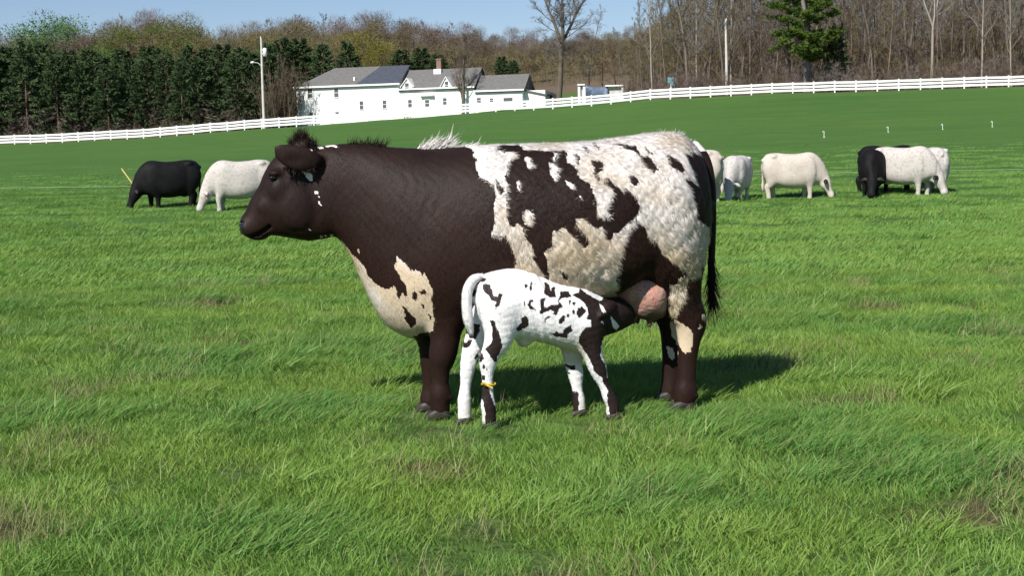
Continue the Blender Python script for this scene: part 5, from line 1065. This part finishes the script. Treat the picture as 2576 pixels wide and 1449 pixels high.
for Y0, Y1, dens, mg, kind, sd in ((3.4, 8.5, 78, 1.6, 0, 1), (8.5, 15, 52, 2.0, 0, 2), (15, 23, 11, 3, 1, 3), (23, 78, 5.0, 3, 1, 4)):
    x, y, r = scatter(Y0, Y1, dens, mg, sd); P = np.stack([x, y], 1); n = len(x)
    lush = sin_noise(P * np.array([.55, 1.0]), 2.1, 61, 3) + .45 * sin_noise(P * np.array([.5, 1]), .7, 62, 2); lu = np.clip((lush - .2) * 2.0, 0, 1) * (1 if kind == 0 else .8)
    ti = np.clip(.5 + .75 * sin_noise(P * np.array([.6, 1]), 1.6, 63, 3) + r.normal(0, .15, n), 0, 1)
    dp = dead_patch(x, y); keep = r.random(n) > dp * .55
    dryp = np.where(r.random(n) < dp * .85, r.uniform(.4, 1, n), np.where(r.random(n) < .02, r.uniform(.5, .9, n), 0)) * (kind == 0)
    if kind == 1: keep &= r.random(n) > np.clip((y - 22) / 56, 0, 1) ** .65; ti = ti * np.interp(y, [15, 60], [.85, .15]); lu = np.maximum(lu, np.interp(y, [20, 70], [0.1, .9]))
    if kind == 0: ix = np.where(r.random(n) < lu * .6, r.integers(4, 7, n), r.integers(0, 4, n)); ix = np.where(r.random(n) < .035, 13, ix); ix = np.where(dryp > .3, 7, ix); ix = np.where((dryp > .3) & (r.random(n) < .12), 14, ix)
    elif kind == 1: ix = r.integers(8, 11, n)
    else: ix = r.integers(11, 13, n)
    trod = np.ones(n)
    for fr, pts in ((cf, ((-.40, -.19), (-.45, .06), (.88, -.2), (.80, .1))), (kf, ((-.24, -.07), (-.36, .08), (.40, -.07), (.22, .07)))):
        for lx, ly in pts:
            w_ = fr.O + fr.ex * lx + fr.ey * ly; trod = np.minimum(trod, np.clip(.35 + .65 * np.hypot((x - w_[0]) / 1.0, (y - w_[1] + .12) / .8) / .42, .35, 1))
    sc = trod * r.uniform(.7, 1.3, n) * (1 + .2 * lu) * np.where(kind == 0, np.interp(y, [4, 15], [1.0, 1.15]), 1)
    for lst, a in zip((PX, PY, IX, SC, LU, TI, DR), (x, y, ix, sc, lu, ti, dryp)): lst.append(a[keep])
PX, PY, IX, SC, LU, TI, DR = map(np.concatenate, (PX, PY, IX, SC, LU, TI, DR))
me = bpy.data.meshes.new('grass_points'); me.vertices.add(len(PX)); me.vertices.foreach_set('co', np.stack([PX, PY, terrain(PX, PY) - .004], 1).astype(np.float32).ravel())
r = np.random.default_rng(9)
vattr(me, 'gscale', SC); vattr(me, 'lush', LU * .85); vattr(me, 'tint', TI); vattr(me, 'dry', DR); vattr(me, 'grot', np.where(IX < 4, r.uniform(0, 6.28, len(PX)), r.normal(0.1, .5, len(PX))))
a = me.attributes.new('gidx', 'INT', 'POINT'); a.data.foreach_set('value', IX.astype(np.int32))
grass = ob('grass', me); tag(grass, 'thick wind-combed green grass covering the pasture', 'grass', kind='stuff')
ng = bpy.data.node_groups.new('grass_scatter', 'GeometryNodeTree'); ng.interface.new_socket('Geometry', in_out='INPUT', socket_type='NodeSocketGeometry'); ng.interface.new_socket('Geometry', in_out='OUTPUT', socket_type='NodeSocketGeometry')
nn = ng.nodes; gi, go = nn.new('NodeGroupInput'), nn.new('NodeGroupOutput'); ip = nn.new('GeometryNodeInstanceOnPoints'); ci = nn.new('GeometryNodeCollectionInfo'); ci.inputs['Collection'].default_value = gcol; ci.inputs['Separate Children'].default_value = True
def na(nm, typ): x_ = nn.new('GeometryNodeInputNamedAttribute'); x_.data_type = typ; x_.inputs[0].default_value = nm; return x_.outputs[0]
cx = nn.new('ShaderNodeCombineXYZ'); ng.links.new(na('grot', 'FLOAT'), cx.inputs[2]); er = nn.new('FunctionNodeEulerToRotation'); ng.links.new(cx.outputs[0], er.inputs[0])
ip.inputs['Pick Instance'].default_value = True
ng.links.new(gi.outputs[0], ip.inputs['Points']); ng.links.new(ci.outputs[0], ip.inputs['Instance']); ng.links.new(na('gidx', 'INT'), ip.inputs['Instance Index']); ng.links.new(er.outputs[0], ip.inputs['Rotation']); ng.links.new(na('gscale', 'FLOAT'), ip.inputs['Scale']); ng.links.new(ip.outputs[0], go.inputs[0])
grass.modifiers.new('scatter', 'NODES').node_group = ng
